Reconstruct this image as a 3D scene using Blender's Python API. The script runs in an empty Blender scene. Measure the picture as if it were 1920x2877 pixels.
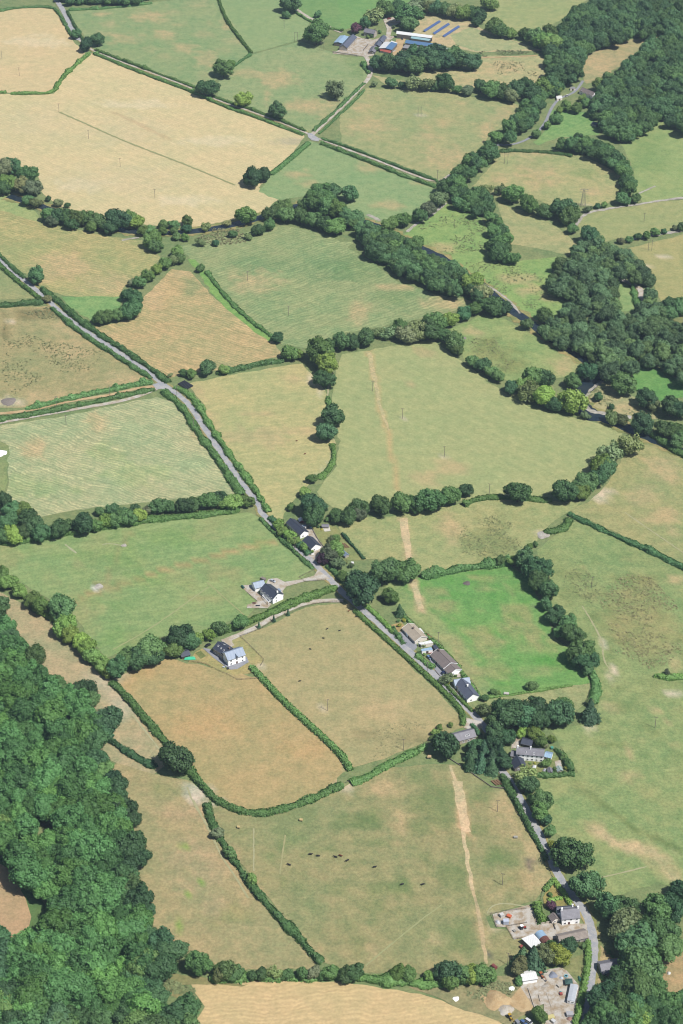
import bpy, bmesh, math, random
import numpy as np
from mathutils import Vector, Matrix
from mathutils.geometry import delaunay_2d_cdt

# ---------------------------------------------------------------- camera, sky, sun, exposure
SC = bpy.context.scene
COL = SC.collection
CAM_H = 827.0
PITCH = math.radians(34.2)
PW, PH = 1920.0, 2877.0
FOC = 70.0 / 36.0 * PH
cam_d = bpy.data.cameras.new('camera')
cam_d.sensor_fit = 'VERTICAL'; cam_d.sensor_height = 36.0; cam_d.sensor_width = 24.0
cam_d.lens = 70.0; cam_d.clip_start = 1.0; cam_d.clip_end = 30000.0
cam = bpy.data.objects.new('camera', cam_d); COL.objects.link(cam)
cam.location = (0, 0, CAM_H); cam.rotation_euler = (math.pi/2 - PITCH, 0, 0)
SC.camera = cam
SUN_EL = math.radians(57.0); SUN_AZ = math.atan2(0.78, -0.62)      # azimuth clockwise from +Y
world = bpy.data.worlds.new('World'); SC.world = world; world.use_nodes = True
wn = world.node_tree.nodes; wl = world.node_tree.links
sky = wn.new('ShaderNodeTexSky'); sky.sky_type = 'NISHITA'; sky.sun_disc = False
sky.sun_elevation = SUN_EL; sky.sun_rotation = SUN_AZ
wl.new(sky.outputs[0], wn['Background'].inputs[0]); wn['Background'].inputs[1].default_value = 0.072
sun_d = bpy.data.lights.new('sun', 'SUN'); sun_d.energy = 5.0; sun_d.angle = math.radians(0.53); sun_d.color = (1.0, 0.97, 0.92)
sun = bpy.data.objects.new('sun', sun_d); COL.objects.link(sun)
to_sun = Vector((math.sin(SUN_AZ)*math.cos(SUN_EL), math.cos(SUN_AZ)*math.cos(SUN_EL), math.sin(SUN_EL)))
sun.rotation_euler = to_sun.to_track_quat('Z', 'Y').to_euler(); sun.location = (300, 0, 1500)
SC.view_settings.view_transform = 'Standard'; SC.view_settings.look = 'None'
SC.view_settings.gamma = 1.0; SC.view_settings.use_curve_mapping = False
SC.view_settings.exposure = 0.47
SC.render.engine = 'CYCLES'
SC.cycles.max_bounces = 5; SC.cycles.diffuse_bounces = 2; SC.cycles.glossy_bounces = 2
SC.cycles.transmission_bounces = 3; SC.cycles.transparent_max_bounces = 6; SC.cycles.volume_bounces = 0
SC.cycles.use_denoising = True; SC.cycles.filter_width = 1.1
HAZE_DENSITY = 0.000037

# ---------------------------------------------------------------- survey helpers: photo point -> place on the ground
TILES = {'A': (0, 0, 1.63333), 'B': (960, 0, 1.63333), 'C': (0, 720, 1.63333), 'D': (960, 720, 1.63333),
         'E': (0, 1440, 1.63333), 'F': (960, 1440, 1.63333), 'G': (0, 2157, 1.63333), 'H': (960, 2157, 1.63333),
         '1': (900, 20, 3.73333), '2': (640, 1560, 4.6118), '3': (540, 1760, 6.5333), '4': (1380, 2450, 4.3556),
         '5': (1380, 2660, 2.9037), '6': (1100, 1720, 5.6), '7': (1200, 2000, 3.7333), '8': (780, 1430, 6.0308)}
SP, CP = math.sin(PITCH), math.cos(PITCH)
def px(s):
    """'A 10 20 30 40 B 5 6' -> [(u, v), ...] in photo pixels"""
    out = []; t = TILES['A']; num = []
    for w in s.split():
        if w in TILES and not num and (w.isalpha()): t = TILES[w]
        elif w[0] == '#': t = TILES[w[1]]
        else:
            num.append(float(w))
            if len(num) == 2:
                out.append((t[0]+num[0]/t[2], t[1]+num[1]/t[2])); num = []
    return out
def gp(u, v, z=0.0):
    """the point at height z that the photo shows at (u, v)"""
    xc = (u-PW/2)/FOC; yc = (PH/2-v)/FOC
    dy = yc*SP+CP; dz = yc*CP-SP
    t = (z-CAM_H)/dz
    return Vector((xc*t, dy*t, z))
def scale_at(u, v):
    yc = (PH/2-v)/FOC
    return FOC/(-CAM_H/(yc*CP-SP))
def to_px(x, y, z=0.0):
    zc = z-CAM_H
    d = y*CP-zc*SP; up = y*SP+zc*CP
    return PW/2+FOC*x/d, PH/2-FOC*up/d
def gps(s, z=0.0): return [gp(u, v, z) for u, v in px(s)]

GAIN = 0.5
def lin(c):
    c = np.asarray(c, float)/255.0
    return np.where(c <= 0.04045, c/12.92, ((c+0.055)/1.055)**2.4)
def land(r, g, b): return tuple(float(x) for x in lin((r-3, g+2, min(245, b+8)))*GAIN)
def alb(r, g, b, k=None): return tuple(float(x) for x in lin((r, g, b))*(k or GAIN))

# ---------------------------------------------------------------- object helpers
def tag(o, label=None, cat=None, group=None, kind=None):
    if label: o['label'] = label
    if cat: o['category'] = cat
    if group: o['group'] = group
    if kind: o['kind'] = kind
    return o
def link(name, data, parent=None):
    o = bpy.data.objects.new(name, data); COL.objects.link(o)
    if parent is not None: o.parent = parent
    return o
def empty(name, loc, rz=0.0):
    o = link(name, None); o.location = loc; o.rotation_euler = (0, 0, rz); o.empty_display_size = 0.5
    return o
def np_mesh(name, V, Fq, mat, smooth=False):
    """V (n,3), Fq (m,k) equal-sized faces"""
    V = np.asarray(V, np.float32); Fq = np.asarray(Fq, np.int32); m, k = Fq.shape
    me = bpy.data.meshes.new(name)
    me.vertices.add(len(V)); me.vertices.foreach_set('co', V.ravel())
    me.loops.add(m*k); me.loops.foreach_set('vertex_index', Fq.ravel())
    me.polygons.add(m); me.polygons.foreach_set('loop_start', np.arange(0, m*k, k, dtype=np.int32))
    if smooth: me.polygons.foreach_set('use_smooth', np.ones(m, bool))
    me.update(calc_edges=True)
    if mat: me.materials.append(mat)
    return me
class MB:
    """collects boxes, bars, prisms; build() links them as one mesh object"""
    def __init__(s): s.v = []; s.f = []; s.m = []
    def add(s, vs, fs, mi=0):
        b = len(s.v); s.v += [tuple(p) for p in vs]; s.f += [tuple(i+b for i in f) for f in fs]; s.m += [mi]*len(fs); return s
    def box(s, c, d, rz=0.0, mi=0):
        x, y, z = (q/2 for q in d); ca, sa = math.cos(rz), math.sin(rz); vs = []
        for k in (-z, z):
            for i, j in ((-x, -y), (x, -y), (x, y), (-x, y)):
                vs.append((c[0]+i*ca-j*sa, c[1]+i*sa+j*ca, c[2]+k))
        return s.add(vs, [(3, 2, 1, 0), (4, 5, 6, 7), (0, 1, 5, 4), (1, 2, 6, 5), (2, 3, 7, 6), (3, 0, 4, 7)], mi)
    def bar(s, a, b, r, r2=None, n=6, mi=0):
        a, b = Vector(a), Vector(b); d = (b-a).normalized(); r2 = r if r2 is None else r2
        t = d.orthogonal().normalized(); w = d.cross(t); vs = []
        for p, q in ((a, r), (b, r2)):
            for k in range(n):
                an = 2*math.pi*k/n; vs.append(p+(t*math.cos(an)+w*math.sin(an))*q)
        fs = [(k, (k+1) % n, n+(k+1) % n, n+k) for k in range(n)]
        return s.add(vs, fs+[tuple(range(n-1, -1, -1)), tuple(range(n, 2*n))], mi)
    def prism(s, prof, y0, y1, mi=0):
        """profile in x,z extruded along y"""
        n = len(prof); vs = [(x, y0, z) for x, z in prof]+[(x, y1, z) for x, z in prof]
        fs = [(k, n+k, n+(k+1) % n, (k+1) % n) for k in range(n)]
        return s.add(vs, fs+[tuple(range(n)), tuple(range(2*n-1, n-1, -1))], mi)
    def slab(s, quad, th, mi=0):
        q = [Vector(p) for p in quad]; n = (q[1]-q[0]).cross(q[3]-q[0]).normalized()
        if n.z < 0: n = -n
        lo = [p-n*th for p in q]
        return s.add(q+lo, [(0, 1, 2, 3), (7, 6, 5, 4), (0, 4, 5, 1), (1, 5, 6, 2), (2, 6, 7, 3), (3, 7, 4, 0)], mi)
    def mesh(s, name, *mats):
        me = bpy.data.meshes.new(name); me.from_pydata(s.v, [], s.f)
        for m in mats: me.materials.append(m)
        if len(mats) > 1: me.polygons.foreach_set('material_index', s.m)
        bm = bmesh.new(); bm.from_mesh(me); bmesh.ops.recalc_face_normals(bm, faces=bm.faces); bm.to_mesh(me); bm.free()
        me.update(); return me
    def build(s, name, mats, parent=None):
        if not isinstance(mats, (list, tuple)): mats = [mats]
        return link(name, s.mesh(name, *mats), parent)

def vnoise(x, y, seed=0):
    """smooth 2-D value noise in 0..1, vectorised"""
    x = np.asarray(x, float); y = np.asarray(y, float)
    xi = np.floor(x).astype(np.int64); yi = np.floor(y).astype(np.int64); fx = x-xi; fy = y-yi
    def h(a, b):
        n = (a*374761393+b*668265263+seed*974711) & 0xffffffff
        n = ((n ^ (n >> 13))*1274126177) & 0xffffffff
        return ((n ^ (n >> 16)) & 0xffff)/65535.0
    fx = fx*fx*(3-2*fx); fy = fy*fy*(3-2*fy)
    return (h(xi, yi)*(1-fx)+h(xi+1, yi)*fx)*(1-fy)+(h(xi, yi+1)*(1-fx)+h(xi+1, yi+1)*fx)*fy
def in_poly(P, x, y):
    c = np.zeros(np.shape(x), bool); n = len(P)
    for i in range(n):
        x1, y1 = P[i][0], P[i][1]; x2, y2 = P[i-1][0], P[i-1][1]
        c ^= ((y1 > y) != (y2 > y)) & (x < (x2-x1)*(y-y1)/((y2-y1) if y2 != y1 else 1e-9)+x1)
    return c
def resample(P, step):
    P = [Vector(p) for p in P]; out = [P[0].copy()]; acc = 0.0
    for a, b in zip(P[:-1], P[1:]):
        L = (b-a).length; d = step-acc
        while d <= L: out.append(a.lerp(b, d/L)); d += step
        acc = (acc+L) % step if L > 0 else acc
    if (out[-1]-P[-1]).length > step*0.3: out.append(P[-1].copy())
    return out
def smooth_line(P, it=2):
    P = [Vector(p) for p in P]
    for _ in range(it):
        Q = [P[0]]
        for a, b in zip(P[:-1], P[1:]): Q += [a.lerp(b, .25), a.lerp(b, .75)]
        P = Q+[P[-1]]
    return P

# ---------------------------------------------------------------- materials
def new_mat(name):
    m = bpy.data.materials.new(name); m.use_nodes = True; nt = m.node_tree
    return m, nt, nt.nodes, nt.links, nt.nodes['Principled BSDF']
def N(nt, typ, **kw):
    n = nt.nodes.new(typ)
    for k, v in kw.items():
        if k.startswith('i_'): n.inputs[int(k[2:])].default_value = v
        else: setattr(n, k, v)
    return n
def math_n(nt, op, a, b=None, c=None):
    n = N(nt, 'ShaderNodeMath', operation=op)
    for i, q in enumerate((a, b, c)):
        if q is None: continue
        if isinstance(q, (int, float)): n.inputs[i].default_value = q
        else: nt.links.new(q, n.inputs[i])
    return n.outputs[0]
def noise_n(nt, vec, scale, detail=3.0, rough=0.6):
    n = N(nt, 'ShaderNodeTexNoise'); n.inputs['Scale'].default_value = scale; n.inputs['Detail'].default_value = detail
    n.inputs['Roughness'].default_value = rough; nt.links.new(vec, n.inputs['Vector']); return n.outputs['Fac']
def mix_n(nt, fac, a, b, blend='MIX'):
    n = N(nt, 'ShaderNodeMix', data_type='RGBA', blend_type=blend)
    for i, q in ((0, fac), (6, a), (7, b)):
        if hasattr(q, 'is_linked'): nt.links.new(q, n.inputs[i])
        elif i == 0: n.inputs[0].default_value = q
        else: n.inputs[i].default_value = (*q[:3], 1)
    return n.outputs[2]
def remap(nt, v, a, b, c, d):
    n = N(nt, 'ShaderNodeMapRange'); n.inputs[1].default_value = a; n.inputs[2].default_value = b
    n.inputs[3].default_value = c; n.inputs[4].default_value = d; nt.links.new(v, n.inputs[0]); return n.outputs[0]
def hsv_n(nt, col, val, sat=1.0):
    n = N(nt, 'ShaderNodeHueSaturation'); n.inputs['Saturation'].default_value = sat
    nt.links.new(col, n.inputs['Color'])
    if hasattr(val, 'is_linked'): nt.links.new(val, n.inputs['Value'])
    return n.outputs[0]
_mc = {}
def mat_plain(name, rgb, rough=0.8, var=0.12, scale=0.6, metal=0.0, spec=0.3):
    if name in _mc: return _mc[name]
    m, nt, nd, lk, bs = new_mat(name)
    co = N(nt, 'ShaderNodeTexCoord').outputs['Object']
    f = noise_n(nt, co, scale, 4, 0.65)
    f2 = noise_n(nt, co, scale*6, 2)
    v = math_n(nt, 'MULTIPLY', remap(nt, f, .3, .7, 1-var, 1+var), remap(nt, f2, .3, .7, 1-var*.5, 1+var*.5))
    rg = N(nt, 'ShaderNodeRGB'); rg.outputs[0].default_value = (*rgb, 1)
    lk.new(hsv_n(nt, rg.outputs[0], v), bs.inputs['Base Color'])
    bs.inputs['Roughness'].default_value = rough; bs.inputs['Metallic'].default_value = metal
    bs.inputs['Specular IOR Level'].default_value = spec
    _mc[name] = m; return m
def mat_rows(name, rgb, pitch=0.5, depth=0.25, rough=0.7, var=0.15, axis=0, spec=0.4, rust=None):
    """sheets or slates: faint courses along one local axis, blotchy weathering"""
    if name in _mc: return _mc[name]
    m, nt, nd, lk, bs = new_mat(name)
    co = N(nt, 'ShaderNodeTexCoord').outputs['Object']
    sp = N(nt, 'ShaderNodeSeparateXYZ'); lk.new(co, sp.inputs[0])
    s = math_n(nt, 'SINE', math_n(nt, 'MULTIPLY', sp.outputs[axis], 2*math.pi/pitch))
    f = noise_n(nt, co, 0.35, 5, 0.7); f2 = noise_n(nt, co, 2.5, 3)
    v = math_n(nt, 'MULTIPLY', remap(nt, f, .3, .7, 1-var, 1+var), remap(nt, f2, .3, .7, 1-var*.6, 1+var*.6))
    v = math_n(nt, 'MULTIPLY', v, remap(nt, s, -1, 1, 1-depth*.5, 1+depth*.5))
    rg = N(nt, 'ShaderNodeRGB'); rg.outputs[0].default_value = (*rgb, 1); c = rg.outputs[0]
    if rust: c = mix_n(nt, remap(nt, f, .42, .6, 0, .8), c, rust)
    lk.new(hsv_n(nt, c, v), bs.inputs['Base Color'])
    bs.inputs['Roughness'].default_value = rough; bs.inputs['Specular IOR Level'].default_value = spec
    bp = N(nt, 'ShaderNodeBump'); bp.inputs['Strength'].default_value = 0.4; bp.inputs['Distance'].default_value = 0.05
    lk.new(s, bp.inputs['Height']); lk.new(bp.outputs[0], bs.inputs['Normal'])
    _mc[name] = m; return m
def mat_land():
    """grass, stubble and bare ground: painted tint, mottling at several sizes, mowing rows"""
    m, nt, nd, lk, bs = new_mat('land')
    co = N(nt, 'ShaderNodeNewGeometry').outputs['Position']
    tint = N(nt, 'ShaderNodeAttribute', attribute_name='tint').outputs['Color']
    def oa(n): return N(nt, 'ShaderNodeAttribute', attribute_type='OBJECT', attribute_name=n).outputs['Fac']
    ang, wid, amt, mot = oa('row_angle'), oa('row_width'), oa('row_amount'), oa('mottle')
    sp = N(nt, 'ShaderNodeSeparateXYZ'); lk.new(co, sp.inputs[0])
    n1 = noise_n(nt, co, 0.022, 5, 0.62); n2 = noise_n(nt, co, 0.13, 4, 0.65); n3 = noise_n(nt, co, 0.55, 3, 0.75)
    # rows: coordinate across the rows
    a = math_n(nt, 'MULTIPLY', sp.outputs[0], math_n(nt, 'SINE', ang)); b = math_n(nt, 'MULTIPLY', sp.outputs[1], math_n(nt, 'COSINE', ang))
    d = math_n(nt, 'SUBTRACT', b, a); d = math_n(nt, 'ADD', d, math_n(nt, 'MULTIPLY', n1, 22.0))
    q = math_n(nt, 'DIVIDE', d, wid)
    cb = N(nt, 'ShaderNodeCombineXYZ'); lk.new(q, cb.inputs[0])
    along = math_n(nt, 'ADD', math_n(nt, 'MULTIPLY', sp.outputs[0], math_n(nt, 'COSINE', ang)), math_n(nt, 'MULTIPLY', sp.outputs[1], math_n(nt, 'SINE', ang)))
    lk.new(math_n(nt, 'MULTIPLY', along, 0.012), cb.inputs[1])
    rown = noise_n(nt, cb.outputs[0], 1.0, 2, 0.6)
    row = math_n(nt, 'ADD', math_n(nt, 'MULTIPLY', math_n(nt, 'SINE', math_n(nt, 'MULTIPLY', q, 2*math.pi)), .5), math_n(nt, 'MULTIPLY', math_n(nt, 'SUBTRACT', rown, .5), 2.6))
    row = math_n(nt, 'MULTIPLY', row, remap(nt, n2, .3, .65, .35, 1.15))
    v = math_n(nt, 'ADD', 1.0, math_n(nt, 'MULTIPLY', row, math_n(nt, 'MULTIPLY', amt, .22)))
    e = math_n(nt, 'ADD', math_n(nt, 'MULTIPLY', math_n(nt, 'SUBTRACT', n2, .5), .6), math_n(nt, 'MULTIPLY', math_n(nt, 'SUBTRACT', n3, .5), 1.1))
    v = math_n(nt, 'MULTIPLY', v, math_n(nt, 'ADD', 1.0, math_n(nt, 'MULTIPLY', e, math_n(nt, 'ADD', math_n(nt, 'MULTIPLY', mot, .6), .4))))
    # greener and drier mottles
    g = math_n(nt, 'ADD', math_n(nt, 'MULTIPLY', n1, .55), math_n(nt, 'MULTIPLY', n2, .45))
    g = math_n(nt, 'ADD', g, math_n(nt, 'MULTIPLY', row, math_n(nt, 'MULTIPLY', amt, .05)))
    dry = mix_n(nt, 1.0, tint, (1.17, 1.04, 1.03), "MULTIPLY"); wet = mix_n(nt, 1.0, tint, (.85, .96, .90), "MULTIPLY")
    f = N(nt, 'ShaderNodeMapRange'); lk.new(g, f.inputs[0]); f.inputs[1].default_value = .40; f.inputs[2].default_value = .60
    fac = math_n(nt, 'ADD', .5, math_n(nt, 'MULTIPLY', math_n(nt, 'SUBTRACT', f.outputs[0], .5), mot))
    c = mix_n(nt, fac, wet, dry)
    lk.new(hsv_n(nt, c, v), bs.inputs['Base Color'])
    bs.inputs['Roughness'].default_value = 1.0; bs.inputs['Specular IOR Level'].default_value = 0.05
    return m
LAND = mat_land()
def mat_leaf(name):
    m, nt, nd, lk, bs = new_mat(name)
    oi = N(nt, 'ShaderNodeObjectInfo')
    ia = N(nt, 'ShaderNodeAttribute', attribute_type='INSTANCER', attribute_name='tone').outputs['Fac']
    rnd = math_n(nt, 'FRACT', math_n(nt, 'ADD', oi.outputs['Random'], ia))
    co = N(nt, 'ShaderNodeNewGeometry').outputs['Position']
    f = noise_n(nt, co, 0.28, 3, .6); f2 = noise_n(nt, co, 1.3, 2)
    v = math_n(nt, 'MULTIPLY', remap(nt, f, .3, .7, .84, 1.16), remap(nt, f2, .3, .7, .8, 1.2))
    v = math_n(nt, 'MULTIPLY', v, remap(nt, rnd, 0, 1, .62, 1.42))
    hue = mix_n(nt, remap(nt, math_n(nt, 'FRACT', math_n(nt, 'MULTIPLY', rnd, 7.31)), .35, 1, 0, .9), oi.outputs['Color'], mix_n(nt, 1.0, oi.outputs['Color'], (1.30, 1.16, .85), 'MULTIPLY'))
    c = hsv_n(nt, mix_n(nt, 1.0, hue, (1.24, 1.17, 1.0), 'MULTIPLY'), v)
    df = N(nt, 'ShaderNodeBsdfDiffuse'); lk.new(c, df.inputs[0])
    tr = N(nt, 'ShaderNodeBsdfTranslucent'); lk.new(mix_n(nt, 1.0, c, (1.0, 1.15, .5), 'MULTIPLY'), tr.inputs[0])
    gl = N(nt, 'ShaderNodeBsdfGlossy'); gl.inputs['Roughness'].default_value = .55; gl.inputs[0].default_value = (.9, .95, 1, 1)
    m1 = N(nt, 'ShaderNodeMixShader'); m1.inputs[0].default_value = .25; lk.new(df.outputs[0], m1.inputs[1]); lk.new(tr.outputs[0], m1.inputs[2])
    m2 = N(nt, 'ShaderNodeMixShader'); m2.inputs[0].default_value = .012; lk.new(m1.outputs[0], m2.inputs[1]); lk.new(gl.outputs[0], m2.inputs[2])
    lk.new(m2.outputs[0], nd['Material Output'].inputs[0]); return m
LEAF = mat_leaf('leaf')
BARK = mat_plain('bark', (.09, .075, .06), .95, .25, 1.5)
def mat_water():
    m, nt, nd, lk, bs = new_mat('river_water')
    co = N(nt, 'ShaderNodeNewGeometry').outputs['Position']
    f = noise_n(nt, co, .09, 4)
    lk.new(mix_n(nt, remap(nt, f, .35, .65, 0, 1), (.010, .018, .028), (.022, .030, .034)), bs.inputs['Base Color'])
    bs.inputs['Roughness'].default_value = .25; bs.inputs['Specular IOR Level'].default_value = .22
    bp = N(nt, 'ShaderNodeBump'); bp.inputs['Strength'].default_value = .5; bp.inputs['Distance'].default_value = .15
    lk.new(noise_n(nt, co, .7, 3), bp.inputs['Height']); lk.new(bp.outputs[0], bs.inputs['Normal']); return m
WATER = mat_water()
GLASS, _nt, _nd, _lk, _bs = new_mat('window_glass'); _bs.inputs['Base Color'].default_value = (.03, .035, .045, 1); _bs.inputs['Roughness'].default_value = .08

def mat_rush():
    m, nt, nd, lk, bs = new_mat('rush_blades')
    oi = N(nt, 'ShaderNodeObjectInfo'); co = N(nt, 'ShaderNodeNewGeometry').outputs['Position']
    lk.new(hsv_n(nt, oi.outputs['Color'], remap(nt, noise_n(nt, co, .5, 3), .3, .7, .75, 1.3)), bs.inputs['Base Color'])
    bs.inputs['Roughness'].default_value = 1.0; bs.inputs['Specular IOR Level'].default_value = .05; return m
RUSHM = mat_rush()
# ---------------------------------------------------------------- land: brushes that tint the fields (dry patches, worn tracks, lush hollows)
TAN = (202, 178, 128); PALE = (226, 208, 178); LUSH = (118, 150, 84); RUSH = (122, 132, 82); PINK = (196, 168, 126)
BR = []      # (kind, data, rgb, strength)
def spots(tile, data, rgb=TAN, k=.75):
    t = TILES[tile]; d = [float(q) for q in data.split()]
    for i in range(0, len(d), 4):
        BR.append(('s', (t[0]+d[i]/t[2], t[1]+d[i+1]/t[2], d[i+2]/t[2], d[i+3]/t[2]), np.array(land(*rgb)), k))
THIN = []
def streak(s, w, rgb=TAN, k=.85):
    if w <= 9: THIN.append((s, w, rgb, k)); return
    BR.append(('l', (np.array(px(s)), w/1.6333), np.array(land(*rgb)), k))
spots('A', '680 78 80 25 575 180 60 25 755 158 45 20 850 220 50 25 955 270 55 35 470 65 40 8 1040 120 25 20 1130 335 70 20 1270 360 80 35 1225 445 15 35 1385 485 60 30 1490 500 70 35 1350 800 60 15 1420 840 40 12')
spots('A', '850 920 150 20 1000 650 150 20 620 480 160 18 380 850 120 30 150 190 120 25', (238, 216, 176), .6)
spots('A', '560 600 200 60 150 560 150 60 500 830 260 60', (214, 198, 152), .5)
spots('A', '1340 650 70 14', (178, 170, 140), .7)
streak('A 275 515 420 580 600 660 800 735 960 800 1080 850', 9, (160, 160, 104), .8)
streak('A 520 515 640 570 780 640', 10, (196, 168, 124), .5)
spots('B', '130 580 90 40 70 490 40 20 480 720 90 50 670 590 25 50 380 630 60 20 740 530 50 30 220 940 50 25 120 770 60 20 360 835 40 15 870 770 70 40 900 830 80 40 720 820 40 20 1150 880 60 20 740 310 90 40 560 370 60 20 200 350 40 12 450 1140 60 20 1300 190 120 25 1180 300 60 40 930 700 150 15')
spots('B', '1120 795 50 20 600 950 90 40 1400 720 80 80 70 300 50 60', LUSH, .5)
spots('B', '360 530 24 10 1110 945 24 8 1130 240 20 8', PALE, .7)
streak('B 680 590 690 540 760 520', 8, TAN, .6)
spots('D', '790 105 85 18 860 160 60 20 960 190 40 20 460 210 110 35 230 145 80 15 80 260 40 50 500 970 80 30 400 1020 80 30 320 590 20 14 600 340 50 20 1020 500 60 40 380 440 40 20 1450 970 60 60 1500 1000 60 40 1380 1100 60 40 1300 700 60 20 1000 600 25 40')
spots('D', '60 60 130 50 220 190 90 25', (128, 150, 92), .6)
spots('D', '700 440 90 60 650 390 70 20 780 510 60 30', (136, 138, 80), .65)
spots('D', '1200 1095 40 24 1470 5 30 8 1400 48 30 8 280 745 12 5 470 920 12 5 140 620 12 5', PALE, .85)
streak('D 125 440 150 540 170 680 210 800 240 960 255 1060', 20, (206, 178, 122), .8)
spots('C', '300 60 120 60 500 130 100 40 300 330 70 40 560 560 80 30 180 650 80 30 330 440 80 40 470 370 60 30 700 180 60 60 840 80 50 20 1170 120 100 50 430 760 50 40 150 890 50 40 900 620 40 40 960 790 60 60 1400 800 100 20 1200 830 150 40 1150 720 100 12 1340 560 60 20')
spots('C', '880 150 60 40 1480 60 140 60 1200 30 120 40', (126, 152, 98), .6)
spots('C', '600 1000 150 50 180 1060 140 50 480 900 80 40', (158, 182, 108), .4)
spots('C', '20 340 20 50 160 260 90 16 120 280 50 12', (112, 108, 66), .6)
spots('C', '1440 560 26 36 1470 610 20 24 50 300 22 8 790 660 12 6 40 670 60 20', PALE, .8)
streak('C 1510 590 1500 660 1515 700', 9, PALE, .6)
streak('C 1530 850 1530 930 1460 1010', 12, (196, 190, 150), .7)
streak('F 280 30 295 120 310 220', 30, TAN, .9)
spots('F', '490 60 50 70 510 120 18 60')
spots('F', '680 120 120 90', (138, 140, 84), .6)
streak('F 210 360 330 470 440 570 540 690 620 830', 110, (162, 168, 108), .8)
streak('F 330 320 350 380 365 440', 34, (212, 182, 138), .9)
spots('F', '430 370 55 25 480 430 40 20 650 570 50 40 800 480 70 70 700 730 80 30 690 620 60 40 660 300 60 18 600 750 50 60 540 640 30 50 880 560 40 50', (172, 164, 108), .8)
spots('F', '575 326 16 7 880 440 12 8', (150, 130, 118), .8)
spots('F', '1330 430 120 120 1430 560 130 100 1250 540 70 60 1370 340 80 50', (168, 152, 98), .45)
spots('F', '1530 310 40 20 1250 900 50 20 1440 910 20 16 1310 1110 12 40 1540 700 20 30 1480 20 80 30 220 900 90 50 1500 960 20 8 1520 90 30 30 330 640 30 20')
spots('F', '1240 730 16 34 1200 600 24 12 1150 995 40 12 930 105 26 22 1510 835 50 8', PALE, .95)
streak('F 1105 430 1160 520 1200 600 1200 680 1240 730', 7, PALE, .8)
streak('F 1300 0 1400 70 1568 185', 5, PALE, .6)
spots('F', '300 1040 90 25 120 1030 60 20', (128, 118, 76), .45)
spots('H', '1320 370 80 18 1440 400 90 40 1490 470 60 50 1170 280 40 20 1140 250 25 15 1320 40 50 20 1000 480 40 40 730 180 40 80 790 290 40 60 870 400 40 80 890 510 60 60 680 590 60 30 130 840 50 40 420 790 40 25 290 270 60 60 200 90 60 30 400 850 40 15 590 330 16 8 650 790 20 40')
streak('H 1190 505 1300 480 1400 455', 6, PALE, .6)
streak('H 1170 285 1250 345 1320 366 1420 384 1480 430 1530 505', 40, (210, 186, 138), .8)
streak('H 1060 60 1180 160 1260 220 1380 300 1500 350 1568 380', 16, (112, 124, 66), .6)
spots('H', '450 180 90 90 520 500 80 50 140 250 60 30 350 280 60 30 640 130 60 50 50 240 80 30 550 770 60 70 620 280 40 30 260 560 90 40 700 420 60 40', (116, 136, 78), .6)
streak('H 495 0 520 60', 18, TAN, .9); streak('H 530 70 550 160 570 290', 36, (214, 180, 132), .95)
streak('H 555 290 570 400 595 520 600 560', 13, TAN, .9); streak('H 610 600 640 740 660 860 665 900', 16, TAN, .8)
streak('H 110 910 350 710 460 630', 6, (186, 184, 130), .7)
streak('H 670 670 680 640 740 620 860 640', 7, PALE, .6)
spots('H', '865 440 20 15 680 860 16 14', (112, 100, 92), .9)
spots('H', '30 80 50 26 690 700 16 30', PALE, .7)
streak('E 1260 130 1100 170 900 225 700 280 560 335 420 370 330 430', 17, (186, 160, 108), .8)
streak('E 600 90 560 150 530 220 490 310 430 350', 22, (168, 150, 104), .6)
streak('E 300 148 352 188', 8, (236, 230, 214), 1); streak('E 425 350 480 335', 10, (226, 222, 208), .9); streak('E 470 148 510 142 570 155', 7, (214, 214, 180), .8)
spots('E', '30 190 60 50 400 470 60 60 1040 270 90 40 950 400 80 20', (178, 168, 112), .6)
spots('E', '970 313 12 7', PALE, .95); spots('E', '666 124 10 5', (214, 150, 120), .9)
spots('E', '560 200 120 50 800 120 140 40 700 310 130 30 560 600 100 60', (134, 164, 88), .5)
streak('E 520 630 700 530 960 340', 7, (186, 188, 128), .6)
streak('E 950 320 1120 470', 6, (178, 176, 112), .7)
spots('E', '470 780 80 60 560 900 60 60', (206, 194, 162), .7)
spots('E', '640 740 80 30 580 800 40 40 900 960 200 60 1400 1100 100 40', (204, 168, 112), .6)
streak('E 610 930 680 1020 750 1110', 4, (238, 226, 200), .9)
spots('E', '1210 715 24 14', PALE, .8); spots('E', '1480 900 22 10', PALE, .6)
spots('G', '920 440 120 120 850 200 120 40 1000 640 60 40', PINK, .5)
spots('G', '860 580 12 26 825 725 18 26 845 365 14 14 910 525 12 8', (142, 176, 74), .9)
spots('G', '1100 690 100 50 750 100 60 30', (150, 152, 92), .55)
streak('G 860 90 890 170 970 290 1010 400 1080 500 1140 600', 7, (226, 206, 174), .85); streak('G 890 150 940 250 990 350', 5, (226, 206, 174), .6)
spots('G', '920 110 60 50 1000 165 40 14', (220, 208, 184), .85)
streak('G 1165 280 1165 475', 5, PALE, .6); streak('G 1310 310 1285 490', 6, TAN, .6)
streak('G 1500 890 1300 680 1160 520', 12, TAN, .5)
spots('G', '1350 340 70 40 1240 410 40 20', (140, 152, 92), .5)

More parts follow.
